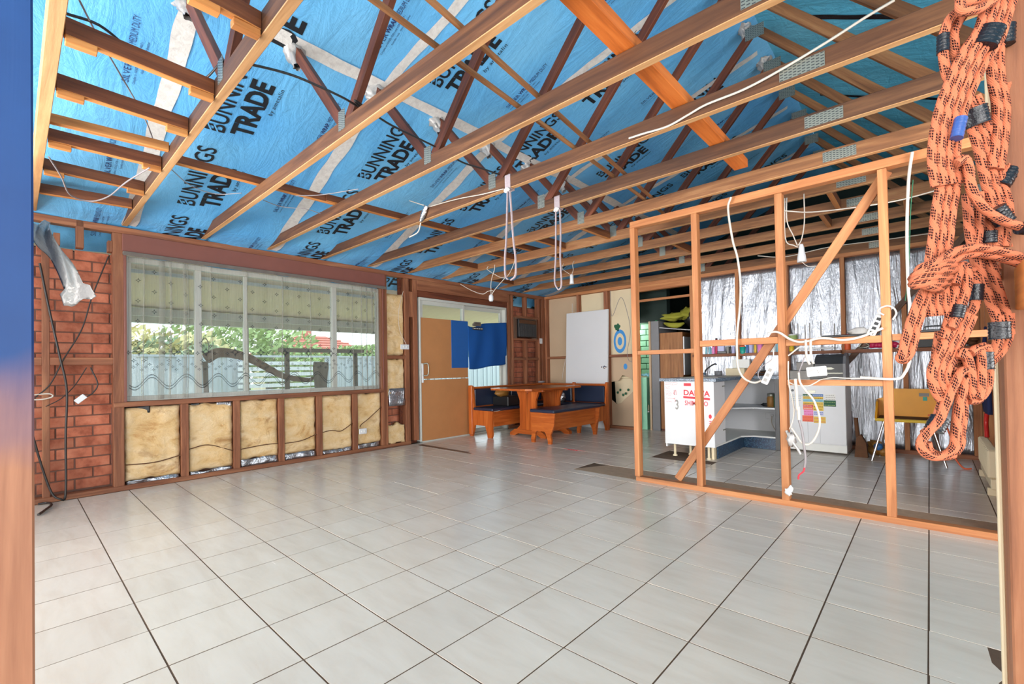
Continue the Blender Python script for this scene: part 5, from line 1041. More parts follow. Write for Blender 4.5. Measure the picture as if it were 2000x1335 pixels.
# leaning white door
Md = Matrix.Translation((.963, 6.395, 0)) @ Matrix.Rotation(-.048, 4, 'X')
ld = thing('leaning_door', 'plain white flush door leaning against the back wall studs', 'door', (.963, 6.4, 0))
MB().box(-.432, .432, -.018, .018, 0, 2.03, .003, Md).build('door_panel', 'doorw', ld)
mb = MB(); mb.lathe([(.026, -.018), (.028, -.024), (.020, -.03), (.008, -.03)], (.372, 0, 1.04), 16, 'y', Md); mb.lathe([(.012, -.018), (.014, -.04), (.004, -.04)], (.335, 0, 1.04), 12, 'y', Md); mb.lathe([(.012, -.018), (.014, -.04), (.004, -.04)], (.405, 0, 1.04), 12, 'y', Md)
mb.build('latch', 'chrome', ld)
cable('wall_cable', 'white cable hanging with a plug left of the leaning door', [(.66, 6.48, 2.2), (.64, 6.48, 1.6), (.50, 6.47, 1.2), (.44, 6.46, .95), (.42, 6.46, .82)], .006, 'cablew')
cable('wall_cable', 'thin grey cable looping down the lining left of the doorway', [(1.44, 6.49, 2.34), (1.46, 6.49, 1.9), (1.64, 6.48, 2.2), (1.76, 6.48, 1.9), (1.80, 6.48, 1.6), (1.74, 6.48, 1.3), (1.76, 6.48, 1.15), (1.82, 6.48, 1.12)], .004, 'cableg')
MB()
# ================================================================ BEYOND THE DOORWAY
tub = thing('laundry_tub', 'pale green laundry tub seen through the hole in the lining', 'tub', (1.62, 6.9, 0))
MB().prism([(1.40, .42), (1.50, .36), (1.80, .36), (1.84, .84), (1.38, .84)], 'y', 6.68, 7.05).build('bowl', 'cream', tub)
mb = MB(); mb.box(1.36, 1.86, 6.66, 7.07, .84, .87, .01); mb.build('rim', 'cream', tub)
MB().box(1.42, 1.49, 6.75, 6.80, .87, 1.02, .008).build('soap_bottle', 'cream', tub)
MB().tube(catmull([(1.52, 6.8, .93), (1.60, 6.78, .99), (1.70, 6.76, .93), (1.74, 6.76, .86)], 6), .011, 8).build('hose', 'white', tub)
mb = MB()
for k in range(5): mb.ball((1.45+.05*k, 6.655, .60+.05*math.sin(k*2)), .022, (1, .2, 1), .4, 8, 6, k)
mb.build('leaf_print', 'graphg', tub)
mb = MB()
for k in range(16): mb.ball((1.40+.022*k, 6.74+.02*math.sin(k), .98+.05*math.sin(k*1.7)), .05, (1, .5, .7), .5, 8, 6, k)
o = mb.build('green_towel', 'graphg'); tag(o, 'dark green towel heaped behind the laundry tub', 'towel')
o = MB().box(2.03, 2.062, 6.66, 6.71, .0, 1.775, .002).build('laundry_door_edge', 'tan'); tag(o, 'pale edge of an opened door in the dark laundry', 'door')
o = MB().box(2.064, 2.195, 6.68, 7.40, .0, 1.775, .002).build('laundry_door', 'grey'); tag(o, 'grey slab of the opened door in the dark laundry', 'door')
wd = thing('wardrobe', 'brown woodgrain cupboard standing in the laundry doorway', 'wardrobe', (2.38, 6.9, 0))
MB().box(2.20, 2.575, 6.70, 7.2, .03, 1.575, .004).build('carcass', 'ward', wd); MB().box(2.58, 2.60, 6.70, 7.2, .9, 1.50, .003).build('door', 'white', wd)
MB().box(2.21, 2.57, 6.705, 7.19, 0, .03).build('plinth', 'web', wd)
sh = thing('wire_shelf', 'white wire rack lying on top of the brown cupboard', 'rack', (2.5, 6.9, 1.6))
for k in range(9): MB().tube([(2.25+.055*k, 6.66, 1.655-.02*k*.4), (2.25+.055*k, 7.1, 1.655-.02*k*.4)], .004, 6).build('wire', 'white', sh)
for y in (6.66, 7.1): MB().tube([(2.22, y, 1.66), (2.74, y, 1.59)], .006, 6).build('rail', 'white', sh)
mb = MB()
mb.ball((2.36, 6.86, 1.84), .11, (1.8, 1, .55), .6, 16, 10, 3); mb.ball((2.60, 6.88, 1.87), .10, (1.3, 1, .9), .7, 16, 10, 9)
o = mb.build('yellow_green_blanket', 'olive'); tag(o, 'crumpled yellow green blanket on the rack above the brown cupboard', 'blanket')
o = MB().tube(catmull([(2.24, 6.80, 1.74), (2.36, 6.76, 1.70), (2.48, 6.78, 1.69), (2.56, 6.82, 1.72)], 6), lambda u: .045*math.sin(pi*(.1+.8*u)), 10).build('yellow_roll', 'olive'); tag(o, 'rolled yellow green mat at the front of the rack', 'mat')
mb = MB(); mb.ball((2.66, 6.84, 1.78), .11, (.8, .8, 1.1), .8, 14, 9, 14); o = mb.build('dark_bag', 'black'); tag(o, 'black crumpled bag at the end of the wire rack', 'bag')
for x, z, lb, m, h, r in ((1.90, 0.0, 'cream plastic jerry can on the laundry floor', 'cream', .24, .065), (1.945, .30, 'small pale bottle above the jerry can in the laundry', 'cream', .16, .035)):
    t = thing('jerry_can' if h > .2 else 'bottle', lb, 'can' if h > .2 else 'bottle', (x, 6.74, z))
    if h > .2: MB().box(x-r, x+r, 6.70, 6.80, z, z+h*.8, .02).build('body', m, t); MB().tube(catmull([(x-.03, 6.75, z+h*.8), (x-.02, 6.75, z+h), (x+.03, 6.75, z+h), (x+.04, 6.75, z+h*.8)], 5), .008, 7).build('handle', m, t)
    else:
        MB().lathe([(r*.9, z), (r, z+.02), (r, z+h*.6), (r*.4, z+h*.8), (r*.4, z+h)], (x, 6.74, 0), 12).build('body', m, t); MB().box(x-.05, x+.05, 6.70, 6.82, z-.015, z, .002).build('stand', 'white', t)
mb = MB()
for k in range(9): mb.ball((1.86+.03*k, 6.72, .90+.02*math.sin(k*3)), .03, (1, .8, .7), .5, 8, 6, k+4)
o = mb.build('teal_cloth', 'aqua'); tag(o, 'pale teal cloth bunched at the laundry doorway', 'cloth')
MB().box(1.86, 1.97, 6.68, 7.0, .0, .86, .004).build('machine_side', 'green_brick', w2)

# ================================================================ KITCHEN
sc_ = thing('sink_cabinet', 'white corner sink cabinet with red marker writing on its end panel', 'cabinet', (3.4, 5.6, 0))
MB().box(3.10, 3.665, 4.82, 4.838, .14, .868, .002).build('end_panel', 'white', sc_)
MB().box(3.10, 3.118, 4.838, 6.46, .10, .868, .002).build('back_panel', 'white', sc_)
MB().box(3.118, 4.02, 6.42, 6.438, .10, .868, .002).build('back_panel', 'white', sc_)
for z in (.14, .495):
    pl2 = [(3.118, 4.838), (3.66, 4.838), (3.66, 5.78), (3.78, 5.90), (4.02, 5.90), (4.02, 6.42), (3.118, 6.42)] if z < .3 else [(3.118, 5.15), (3.60, 5.15), (3.60, 5.70), (3.78, 5.88), (4.02, 5.88), (4.02, 6.42), (3.118, 6.42)]
    MB().prism(pl2, 'z', z, z+.018).build('shelf', 'white' if z > .3 else 'paper', sc_)
MB().box(3.645, 3.662, 4.838, 5.19, .16, .86, .002, Matrix.Translation((0, 0, 0))).build('door', 'white', sc_)
for z in (.30, .52, .80): MB().box(3.662, 3.672, 5.10, 5.18, z, z+.012, .003).build('hinge', 'steel', sc_)
MB().box(4.02, 4.068, 5.88, 6.43, .0, .868, .002).build('divider_panel', 'dgrey', sc_)
MB().box(3.64, 3.655, 4.95, 5.92, .0, .138, .002).build('kickboard', 'kick', sc_); MB().box(3.655, 4.02, 5.905, 5.92, .0, .138, .002).build('kickboard', 'kick', sc_)
for x, y in ((3.20, 4.86), (3.32, 5.02), (3.42, 5.0), (3.585, 4.86)): MB().lathe([(.024, -.01), (.026, .01), (.014, .018), (.014, .13), (.022, .14)], (x, y, 0), 12).build('leg', 'cream', sc_)
MB().box(3.605, 3.635, 4.88, 4.95, -.01, .138, .002).build('leg', 'cream', sc_)
T2 = {k: text_mesh(*a) for k, a in {'D': ('DAIWA', .03), 'S': ('SHIMANO', .014), 'H': ('HOYT', .02), '3': ('3', .02)}.items()}
def pnl(cx, cz): return Vector((3.10+(cx-105)*.000417, 4.8193, .866-(cz-140)*.0006))
mb = MB()
def pq(x0, x1, z0, z1, dz=0):
    a, b, c_, d = pnl(x0, z1), pnl(x1, z1+dz), pnl(x1, z0+dz), pnl(x0, z0); mb.add([a, b, c_, d], [(0, 1, 2, 3)])
pq(665, 865, 170, 225); pq(645, 1360, 415, 455, 25)
put_text(mb, T2['D'], pnl(660, 400), (1, 0, -.03), (0, 0, 1), 700*.000417, 105*.0006)
put_text(mb, T2['S'], pnl(685, 590), (1, 0, -.01), (0, 0, 1), 620*.000417, 90*.0006)
o_ = pnl(1318, 862); put_text(mb, T2['H'], o_, (0, 0, -1), (1, 0, 0), 230*.0006, 75*.000417)
n = 16; cc = pnl(1355, 780); mb.add([(cc.x+.017*math.cos(2*pi*k/n), cc.y, cc.z+.024*math.sin(2*pi*k/n)) for k in range(n)], [tuple(range(n))])
mb.build('marker_lettering', 'redink', sc_)
mb = MB(); R2 = random.Random(3)
def scribble(mb, x0, x1, z, h, seed):
    q = random.Random(seed); P = []; x = x0
    while x < x1: P.append(pnl(x, z+q.uniform(-h, h))); x += q.uniform(7, 15)
    mb.tube(P, .0013, 4)
for i, (a, b, z) in enumerate(((125, 500, 165), (125, 490, 200), (135, 280, 245), (135, 270, 275), (135, 290, 325), (140, 330, 370), (150, 320, 405), (130, 420, 470), (140, 330, 535))): scribble(mb, a, b, z, 13, i)
mb.build('marker_scribble', 'redink2', sc_)
mb = MB()
P = [(370, 380), (395, 300), (400, 400), (420, 330), (440, 300), (445, 400), (380, 385)]; mb.tube([pnl(*p) for p in P], .0022, 5); mb.tube([pnl(*p) for p in ((360, 480), (420, 455), (390, 490), (430, 495), (400, 540))], .0018, 5); mb.build('marker_scribble', 'redink', sc_)
mb = MB(); put_text(mb, T2['3'], pnl(420, 680), (1, 0, 0), (0, 0, 1), 90*.000417, 190*.0006); mb.build('spray_number', 'blanket', sc_)
wt = MB()
wt.prism([(3.06, 4.78), (3.70, 4.78), (3.70, 5.80), (3.80, 5.88), (4.07, 5.88), (4.07, 6.45), (3.06, 6.45)], 'z', .868, .902)
o = wt.build('worktop', 'counter'); tag(o, 'speckled blue laminate worktop on the sink cabinet', 'worktop')
o = MB().box(3.18, 3.62, 5.1, 5.95, .902, .908, .003).build('sink', 'steel'); tag(o, 'stainless sink top set in the speckled worktop', 'sink')
tp = thing('sink_tap', 'curved chrome tap over the sink', 'tap', (3.05, 6.3, .902))
MB().lathe([(.03, .902), (.025, .93), (.014, .94), (.014, .95)], (3.05, 6.28, 0), 12).build('base', 'chrome', tp); MB().tube(catmull([(3.05, 6.28, .94), (3.08, 6.27, .985), (3.16, 6.24, 1.04), (3.215, 6.22, 1.062), (3.24, 6.21, 1.058)], 6), .011, 8).build('spout', 'dgrey', tp)
o = MB().lathe([(.045, .902), (.05, .905), (.05, .965), (.04, .965), (.038, .92)], (3.25, 6.25, 0), 16).build('pot', 'grey'); tag(o, 'low grey pot on the worktop behind the tap', 'pot')
o = MB().box(3.36, 3.60, 6.20, 6.34, .902, 1.0, .004).build('dish_box', 'cream'); tag(o, 'pale box on the worktop beside the kitchen stud', 'box')
o = MB().box(3.40, 3.62, 6.36, 6.42, 1.0, 1.12, .004).build('paper_stack', 'paper'); tag(o, 'stack of white paper leaning behind the pale box', 'paper')
ds = thing('dish_stack', 'jumbled dark plates on the worktop corner', 'plates', (3.78, 6.2, .902))
for k in range(4): MB().lathe([(.03, 0), (.09, .012), (.092, .016), (.03, .006)], (3.80+.02*k, 6.15-.01*k, .904+.016*k), 16).build('plate', 'dgrey' if k % 2 else 'rust', ds)
jr = thing('glass_jar', 'glass jar of amber food on the middle cabinet shelf', 'jar', (3.945, 6.05, .513))
MB().lathe([(.045, .513), (.05, .52), (.05, .62), (.04, .645)], (3.945, 6.05, 0), 16).build('contents', 'foodg', jr); MB().lathe([(.042, .645), (.045, .65), (.045, .68), (.02, .685)], (3.945, 6.05, 0), 16).build('lid', 'steel', jr)
o = MB().box(3.985, 4.018, 5.98, 6.15, .513, .66, .004).build('green_packet', 'graphg'); tag(o, 'green packet standing beside the glass jar', 'packet')
mb = MB(); mb.ball((3.87, 6.1, .535), .045, (1.4, 1, .45), .4, 10, 7, 2); o = mb.build('dark_sponge', 'black'); tag(o, 'dark lump lying left of the glass jar', 'sponge')
t = thing('power_outlet', 'white double power outlet inside the corner cabinet', 'outlet', (3.86, 6.415, .36)); MB().box(3.79, 3.925, 6.408, 6.42, .325, .405, .003).build('plate', 'white', t)
MB().lathe([(.016, 6.385), (.02, 6.39), (.02, 6.408)], (3.87, 0, .37), 10, 'y').build('plug', 'white', t); wire([(3.87, 6.385, .365), (3.88, 6.33, .28), (3.93, 6.28, .20), (4.0, 6.25, .165)], .006).build('cord', 'cablew', t)
# dishwasher
dw = thing('dishwasher', 'old white dishwasher plastered with bright stickers', 'dishwasher', (4.43, 6.2, 0))
MB().box(4.15, 4.712, 6.012, 6.46, .02, .848, .004).build('cabinet', 'white', dw)
MB().box(4.152, 4.71, 5.992, 6.012, .115, .830, .003).build('door', 'white', dw)
for x in (4.34, 4.46): MB().box(x-.001, x+.001, 5.9905, 5.992, .12, .36).build('door_seam', 'grey', dw)
MB().box(4.15, 4.712, 6.0, 6.014, .02, .105, .003).build('kick_panel', 'paper', dw)
MB().box(4.16, 4.715, 6.01, 6.46, .848, .866, .003).build('lid', 'paper', dw)
def dwp(x, y): return (4.148+x*.000383, .828-y*.000463)
def sticker(x0, x1, y0, y1, m, ink=None, rows=2):
    a = dwp(x0, y0); b = dwp(x1, y1); p = MB().box(a[0], b[0], 5.9905, 5.992, b[1], a[1]).build('sticker', m, dw)
    if ink:
        q = random.Random(int(x0+y0)); mb = MB()
        for r in range(rows):
            z = a[1]+(b[1]-a[1])*(r+.6)/rows; x = a[0]+.006
            while x < b[0]-.012:
                L_ = q.uniform(.006, .018); mb.box(x, min(x+L_, b[0]-.004), 5.990, 5.9905, z-.003, z+.003); x += L_+.005
        mb.build('print', ink, p, kind='stuff')
MB().box(*[dwp(455, 0)[0], dwp(720, 0)[0]], 5.989, 5.992, dwp(0, 270)[1], dwp(0, 205)[1], .001).build('handle', 'steel', dw)
MB().lathe([(.015, 5.990), (.015, 5.992)], (dwp(110, 215)[0], 0, dwp(110, 215)[1]), 14, 'y').build('badge', 'dgrey', dw)
for a in ((385, 640, 300, 362, 'graphg', 'paper', 1), (642, 915, 298, 365, 'bluepl', 'lilac', 1), (385, 915, 366, 430, 'mustard', 'rust', 1), (385, 915, 432, 498, 'aqua', 'bluepl', 1), (385, 915, 500, 574, 'mustard', 'rust', 1),
          (385, 650, 575, 630, 'red', 'paper', 1), (652, 915, 575, 720, 'mustard', 'rust', 2), (385, 650, 632, 702, 'orangec', 'paper', 1), (400, 650, 705, 848, 'pinkc', 'crimson', 2), (660, 910, 735, 830, 'lilac', 'bluepl', 2),
          (360, 650, 852, 1010, 'orangec', 'red', 2), (660, 965, 870, 1030, 'mustard', 'crimson', 2), (925, 1230, 450, 604, 'graphg', 'leaf', 2), (960, 1225, 295, 445, 'paper', 'blanket', 3), (50, 365, 310, 490, 'paper', 'bluepl', 4)): sticker(*a)
# things on the dishwasher
bb = thing('bread_bin', 'black roll-top bread bin on the dishwasher', 'bread bin', (4.57, 6.18, .866))
prf = [(6.02, .868), (6.34, .868), (6.34, 1.10), (6.28, 1.145), (6.18, 1.155), (6.08, 1.12), (6.025, 1.04)]
MB().prism(prf, 'x', 4.415, 4.69).build('roll_top', 'dgrey', bb); MB().prism([(6.01, .868), (6.35, .868), (6.35, 1.11), (6.28, 1.158), (6.18, 1.168), (6.07, 1.13), (6.012, 1.04)], 'x', 4.69, 4.715).build('end_cap', 'grey', bb)
MB().box(4.415, 4.69, 6.008, 6.022, .925, .94, .003).build('trim_band', 'steel', bb)
MB().prism([(4.49, .985), (4.52, .975), (4.58, .975), (4.61, .985), (4.58, 1.0), (4.52, 1.0)], 'y', 6.012, 6.02).build('handle', 'steel', bb)
mw = thing('metal_box', 'pale grey metal box with dark lid seams beside the bread bin', 'box', (4.28, 6.15, .866))
MB().box(4.16, 4.40, 6.02, 6.36, .868, .962, .004).build('body', 'blanket', mw); MB().box(4.155, 4.405, 6.015, 6.365, .962, .970, .002).build('seam', 'dgrey', mw)
MB().box(4.23, 4.405, 6.03, 6.36, .970, 1.062, .004).build('upper_box', 'blanket', mw); MB().box(4.225, 4.41, 6.025, 6.365, 1.062, 1.070, .002).build('lid', 'dgrey', mw)
# wiring boxes on the partition
jb = thing('wiring_box', 'scribbled white wiring box hanging from two cables over the dishwasher', 'box', (4.83, 3.45, .99))
Mj = Matrix.Translation((4.833, 3.44, .997)) @ Matrix.Rotation(-.10, 4, 'Y')
MB().box(-.058, .058, -.022, .022, -.034, .034, .005, Mj).build('case', 'paper', jb)
mb = MB(); q = random.Random(5); mb.tube([Mj @ Vector((-.04+.009*k, -.0225, q.uniform(-.014, .016))) for k in range(10)], .0012, 4); mb.build('pen_scribble', 'rust', jb)
MB().box(-.045, .055, -.018, .022, -.052, -.034, .004, Mj).build('bracket', 'black', jb)
for nm in ('w3a', 'w3b'): wire(W[nm], .0085).build('cable', 'cablew', jb)
pbd = thing('power_board', 'white power board dangling on a cable by the third partition stud', 'power board', (4.52, 3.46, .95))
Mp = Matrix.Translation((4.525, 3.455, .975)) @ Matrix.Rotation(.42, 4, 'Y'); MB().box(-.022, .022, -.018, .018, -.075, .075, .004, Mp).build('case', 'paper', pbd)
for k in range(3): MB().box(-.012, .012, -.0195, -.018, -.055+.04*k, -.030+.04*k, .001, Mp).build('socket', 'blanket', pbd)
wire([(4.50, 3.455, .91), (4.455, 3.46, .96), (4.47, 3.46, 1.02), (4.55, 3.46, 1.09)], .0035).build('cord', 'cableg', pbd)
pb2 = thing('power_board', 'white power board propped on the rail against the fourth partition stud', 'power board', (5.16, 3.53, 1.235))
Mp = Matrix.Translation((5.158, 3.53, 1.30)) @ Matrix.Rotation(.42, 4, 'Y'); MB().box(-.024, .024, -.018, .018, -.072, .075, .004, Mp).build('case', 'paper', pb2)
for k in range(4): MB().box(-.012, .012, -.0195, -.018, -.06+.032*k, -.04+.032*k, .001, Mp).build('socket', 'black', pb2)
mb = MB(); mb.ball((5.07, 3.54, 1.262), .05, (1.3, .6, .62), .5, 14, 9, 4); o = mb.build('grey_rag', 'blanket'); tag(o, 'scrunched grey rag on the partition rail', 'rag')
o = MB().box(4.86, 5.13, 3.505, 3.57, 1.234, 1.25, .004).build('black_tray', 'black'); tag(o, 'flat black tray lying on the partition rail', 'tray')
mb = MB(); mb.ball((4.66, 3.47, .50), .036, (.9, .7, 1.3), .6, 12, 8, 2); mb.tube(catmull([(4.63, 3.48, .56), (4.66, 3.46, .50), (4.70, 3.46, .44), (4.72, 3.46, .40)], 5), .010, 7); o = mb.build('taped_cable_end', 'film'); tag(o, 'bundle of white tape round cable ends on the third partition stud', 'cable end')
mb = MB(); mb.ball((4.64, 3.45, .12), .026, (1, .8, 1), .6, 10, 7, 3); mb.ball((4.655, 3.45, .145), .016, (1, .8, 1.4), .5, 8, 6, 5); o = mb.build('cable_tag', 'paper'); tag(o, 'white tag on the low end of the hanging conduit cable', 'tag')
# small goods on the foil wall shelf rail
ZS = 1.2075
def can(x, r, h, m, label, name='can', cat='can', top=None, y=6.47, z=ZS):
    t = thing(name, label, cat, (x, y, z)); MB().lathe([(r*.9, z), (r, z+.006), (r, z+h*.86), (r*.75, z+h*.93)], (x, y, 0), 14).build('body', m, t)
    MB().lathe([(r*.8, z+h*.9), (r*.8, z+h), (r*.3, z+h+.002)], (x, y, 0), 14).build('cap', top or m, t); return t
can(3.015, .014, .10, 'aqua', 'thin pale teal can at the left end of the shelf rail')
can(3.066, .020, .105, 'aqua', 'pale blue can, second from the left end of the shelf rail', top='lilac')
can(3.115, .018, .11, 'pinkc', 'pink bottle left of the crimson bottle', 'bottle', 'bottle', 'crimson')
can(3.150, .020, .225, 'crimson', 'tall crimson bottle with a black cap on the shelf rail', 'bottle', 'bottle', 'black', 6.50)
bx = thing('small_radio', 'small silver and black box on the shelf rail', 'radio', (3.22, 6.47, ZS)); MB().box(3.178, 3.268, 6.45, 6.50, ZS+.035, ZS+.11, .004).build('body', 'lilac', bx); MB().box(3.176, 3.30, 6.44, 6.51, ZS, ZS+.035, .004).build('base', 'black', bx)
can(3.312, .017, .10, 'blanket', 'grey can right of the silver box')
can(3.345, .014, .105, 'black', 'black can on the shelf rail beside the cable', top='steel')
can(3.385, .021, .10, 'lilac', 'lilac tin before the second kitchen stud', 'tin', 'tin')
t = thing('plastic_cup', 'teal plastic cup with orange contents on the shelf rail', 'cup', (3.512, 6.47, ZS)); MB().lathe([(.028, ZS-.012), (.030, ZS-.008), (.040, ZS+.085), (.037, ZS+.085)], (3.512, 6.455, 0), 16).build('body', 'tealc', t); MB().ball((3.512, 6.455, ZS+.09), .035, (1, 1, .6), .3).build('contents', 'orangec', t)
can(3.565, .016, .12, 'bluepl', 'blue can right of the teal cup')
can(3.612, .026, .13, 'lilac', 'white bottle with a purple patch on the shelf rail', 'bottle', 'bottle', 'paper')
can(3.668, .016, .135, 'mustard', 'mustard tube standing behind the diagonal brace', 'tube', 'tube')
t = thing('pink_container', 'pink container partly behind the diagonal brace', 'container', (3.73, 6.47, ZS)); MB().lathe([(.026, ZS), (.036, ZS+.13), (.030, ZS+.13)], (3.725, 6.47, 0), 14).build('body', 'pinkc', t); MB().lathe([(.030, ZS+.125), (.036, ZS+.135), (.01, ZS+.14)], (3.725, 6.47, 0), 14).build('lid', 'pinkc', t)
can(3.885, .028, .135, 'paper', 'white bottle with pale label left of the third partition stud', 'bottle', 'bottle', 'white')
can(3.945, .024, .12, 'aqua', 'clear bluish bottle just left of the third partition stud', 'bottle', 'bottle', 'lilac')
can(4.10, .030, .07, 'mustard', 'yellow tub on the shelf rail right of the third partition stud', 'tub', 'tub')
fj = thing('patterned_jar', 'patterned jar standing on the yellow tub', 'jar', (4.10, 6.48, ZS+.07)); MB().lathe([(.05, ZS+.075), (.055, ZS+.09), (.055, ZS+.20), (.05, ZS+.21)], (4.11, 6.50, 0), 14).build('body', 'leaf', fj); MB().lathe([(.05, ZS+.205), (.05, ZS+.225), (.01, ZS+.23)], (4.11, 6.50, 0), 14).build('lid', 'paper', fj)
for x, h, od in ((4.17, .36, 'first'), (4.25, .34, 'second'), (4.30, .36, 'third'), (4.42, .37, 'fourth'), (4.56, .33, 'fifth')):
    o = MB().box(x-.006, x+.006, 6.492, 6.498, ZS, ZS+h, .002).build('thin_rod', 'blanket'); tag(o, 'thin grey rod upright on the shelf rail, %s of five from the yellow tub' % od, 'rod', 'thin rods on the kitchen shelf rail')
o = MB().box(4.18, 4.56, 6.45, 6.47, ZS+.02, ZS+.04, .004).build('white_ruler', 'white'); tag(o, 'long white strip lying on the shelf rail', 'strip')
can(4.69, .032, .19, 'orangec', 'bright orange canister on the shelf rail', 'canister', 'canister', 'red')
mb = MB(); mb.tube(catmull([(4.80, 6.46, ZS+.03), (4.84, 6.45, ZS+.08), (4.90, 6.46, ZS+.04), (4.84, 6.47, ZS+.02), (4.80, 6.46, ZS+.03)], 5), .010, 6); o = mb.build('wire_coil', 'steel'); tag(o, 'silvery wire coil on the shelf rail', 'coil')
mb = MB()
for k in range(7): mb.ball((4.93+.035*k, 6.46, ZS+.045), .04, (1, .8, .9), .6, 8, 6, k+20)
o = mb.build('red_tinsel', 'crimson'); tag(o, 'tangled dark red tinsel on the shelf rail', 'tinsel')
can(5.165, .032, .13, 'white', 'white tub with dark label right of the fourth partition stud', 'tub', 'tub', 'black')
o = MB().box(5.245, 5.50, 6.45, 6.56, ZS, ZS+.10, .006).build('black_case', 'black'); tag(o, 'long black case on the shelf rail behind the rope', 'case')
tk = thing('tool_case', 'black carry case with handle on the right partition rail', 'case', (5.44, 3.54, 1.239)); MB().box(5.36, 5.53, 3.51, 3.57, 1.239, 1.256, .004).build('body', 'black', tk); MB().tube(catmull([(5.40, 3.54, 1.256), (5.41, 3.54, 1.275), (5.49, 3.54, 1.275), (5.50, 3.54, 1.256)], 5), .005, 7).build('handle', 'black', tk)
mb = MB()
for k in range(12): mb.ball((5.60+.016*k, 6.46, ZS+.03+.10*((k*7) % 5)/5), .035, (1, 1, .7), .6, 8, 6, k+40)
o = mb.build('bark_pile', 'rust'); tag(o, 'brown tangled heap at the right end of the shelf rail', 'heap')
# yellow chair
ch = thing('yellow_chair', 'old yellow plastic chair with chrome legs by the foil wall', 'chair', (5.2, 6.0, 0))
MB().prism([(4.98, .45), (5.47, .45), (5.475, .74), (5.45, .76), (5.05, .76), (5.035, .745), (5.03, .66), (4.985, .645)], 'y', 6.16, 6.19).build('backrest', 'yellow', ch)
MB().prism([(5.84, .455), (6.17, .455), (6.17, .64), (6.05, .62), (5.90, .50)], 'x', 4.975, 4.995).build('arm', 'yellow', ch); MB().prism([(5.84, .455), (6.17, .455), (6.17, .64), (6.05, .62), (5.90, .50)], 'x', 5.465, 5.485).build('arm', 'yellow', ch)
MB().box(4.975, 5.485, 5.84, 6.18, .425, .455, .012).build('seat', 'foam', ch); MB().box(5.0, 5.46, 5.87, 6.15, .455, .462, .002).build('worn_seat_top', 'rust', ch)
MB().box(5.33, 5.41, 6.156, 6.16, .68, .715, .001).build('sticker', 'blanket', ch); MB().box(5.36, 5.395, 6.156, 6.16, .635, .675, .001).build('sticker', 'tealc', ch)
for a, b in (((5.05, 5.88, .43), (4.945, 5.83, .0)), ((5.42, 5.88, .43), (5.525, 5.83, .0)), ((5.07, 6.12, .43), (4.985, 6.20, .0)), ((5.40, 6.12, .43), (5.49, 6.20, .0))): MB().tube([a, b], .011, 10).build('leg', 'chrome', ch)
cable('extension_lead', 'orange power cord trailing to the floor beside the yellow chair', [(5.40, 6.0, .50), (5.50, 5.95, .46), (5.56, 5.95, .30), (5.58, 5.92, .12), (5.64, 5.88, .012), (5.70, 5.86, .012)], .008, 'orangec', 'cord')
mb = MB(); mb.prism([(4.78, 0), (4.90, 0), (4.885, .16), (4.84, .25), (4.80, .22)], 'y', 5.97, 6.07); mb.tube(catmull([(4.81, 6.02, .22), (4.80, 6.03, .34), (4.795, 6.04, .43)], 5), .020, 8)
o = mb.build('fire_log_bag', 'rust'); tag(o, 'dark charred timber offcut standing beside the dishwasher', 'timber')
mb = MB()
for k in range(7): mb.ball((4.93+.03*(k % 4), 6.20+.03*(k//4), .05+.035*((k*5) % 3)), .055, (1, 1, .9), .5, 9, 6, k+60)
o = mb.build('bag_of_scraps', 'foodg'); tag(o, 'small heap of brown scraps on the floor behind the chair leg', 'scraps')
mb = MB(); mb.ball((4.98, 6.15, .11), .045, (1, .8, .9), .2, 12, 8, 70); o = mb.build('blue_ball', 'bluepl'); tag(o, 'blue ball among the brown scraps on the floor', 'ball')
# right wall things
bg_ = thing('cloth_bag', 'navy cloth bag with white print hanging on the right kitchen wall', 'bag', (5.79, 5.6, .6))
def bagf(u, v): return (5.785-.02*math.sin(pi*u)*math.sin(pi*v)+.006*math.sin(u*14), 5.36+.42*u, .58+.62*v)
MB().slab(bagf, 14, 14, (.03, 0, 0)).build('body', 'navy', bg_)
for r, (a, b) in enumerate(((5.47, 5.55), (5.45, 5.60), (5.47, 5.60))): MB().box(5.755, 5.762, a, b, .80-.03*r, .812-.03*r).build('print', 'paper', bg_)
MB().box(5.754, 5.762, 5.50, 5.55, .67, .71).build('print', 'crimson', bg_)
for y in (5.46, 5.68): MB().tube(catmull([(5.79, y, 1.19), (5.80, 5.57, 1.34), (5.80, 5.575, 1.35)], 4), .010, 6).build('handle', 'navy', bg_)
pz = thing('red_pliers', 'red handled tool hanging below the navy bag', 'tool', (5.79, 5.5, .5)); MB().tube(catmull([(5.79, 5.50, .58), (5.785, 5.52, .50), (5.785, 5.49, .42), (5.785, 5.47, .37)], 5), .016, 8).build('handle', 'red', pz); MB().tube(catmull([(5.79, 5.51, .55), (5.785, 5.56, .48), (5.785, 5.57, .43)], 5), .012, 8).build('handle', 'red', pz)
rd = thing('oil_heater', 'cream finned heater standing along the right kitchen wall', 'heater', (5.77, 5.2, 0))
for k in range(11): MB().box(5.735, 5.80, 4.72+.085*k, 4.765+.085*k, .14, .36, .012).build('fin', 'cream', rd)
MB().box(5.75, 5.80, 4.70, 5.66, .06, .14, .006).build('base', 'cream', rd)
for y in (4.78, 5.58): MB().box(5.735, 5.80, y-.02, y+.02, 0, .06, .004).build('foot', 'cream', rd)
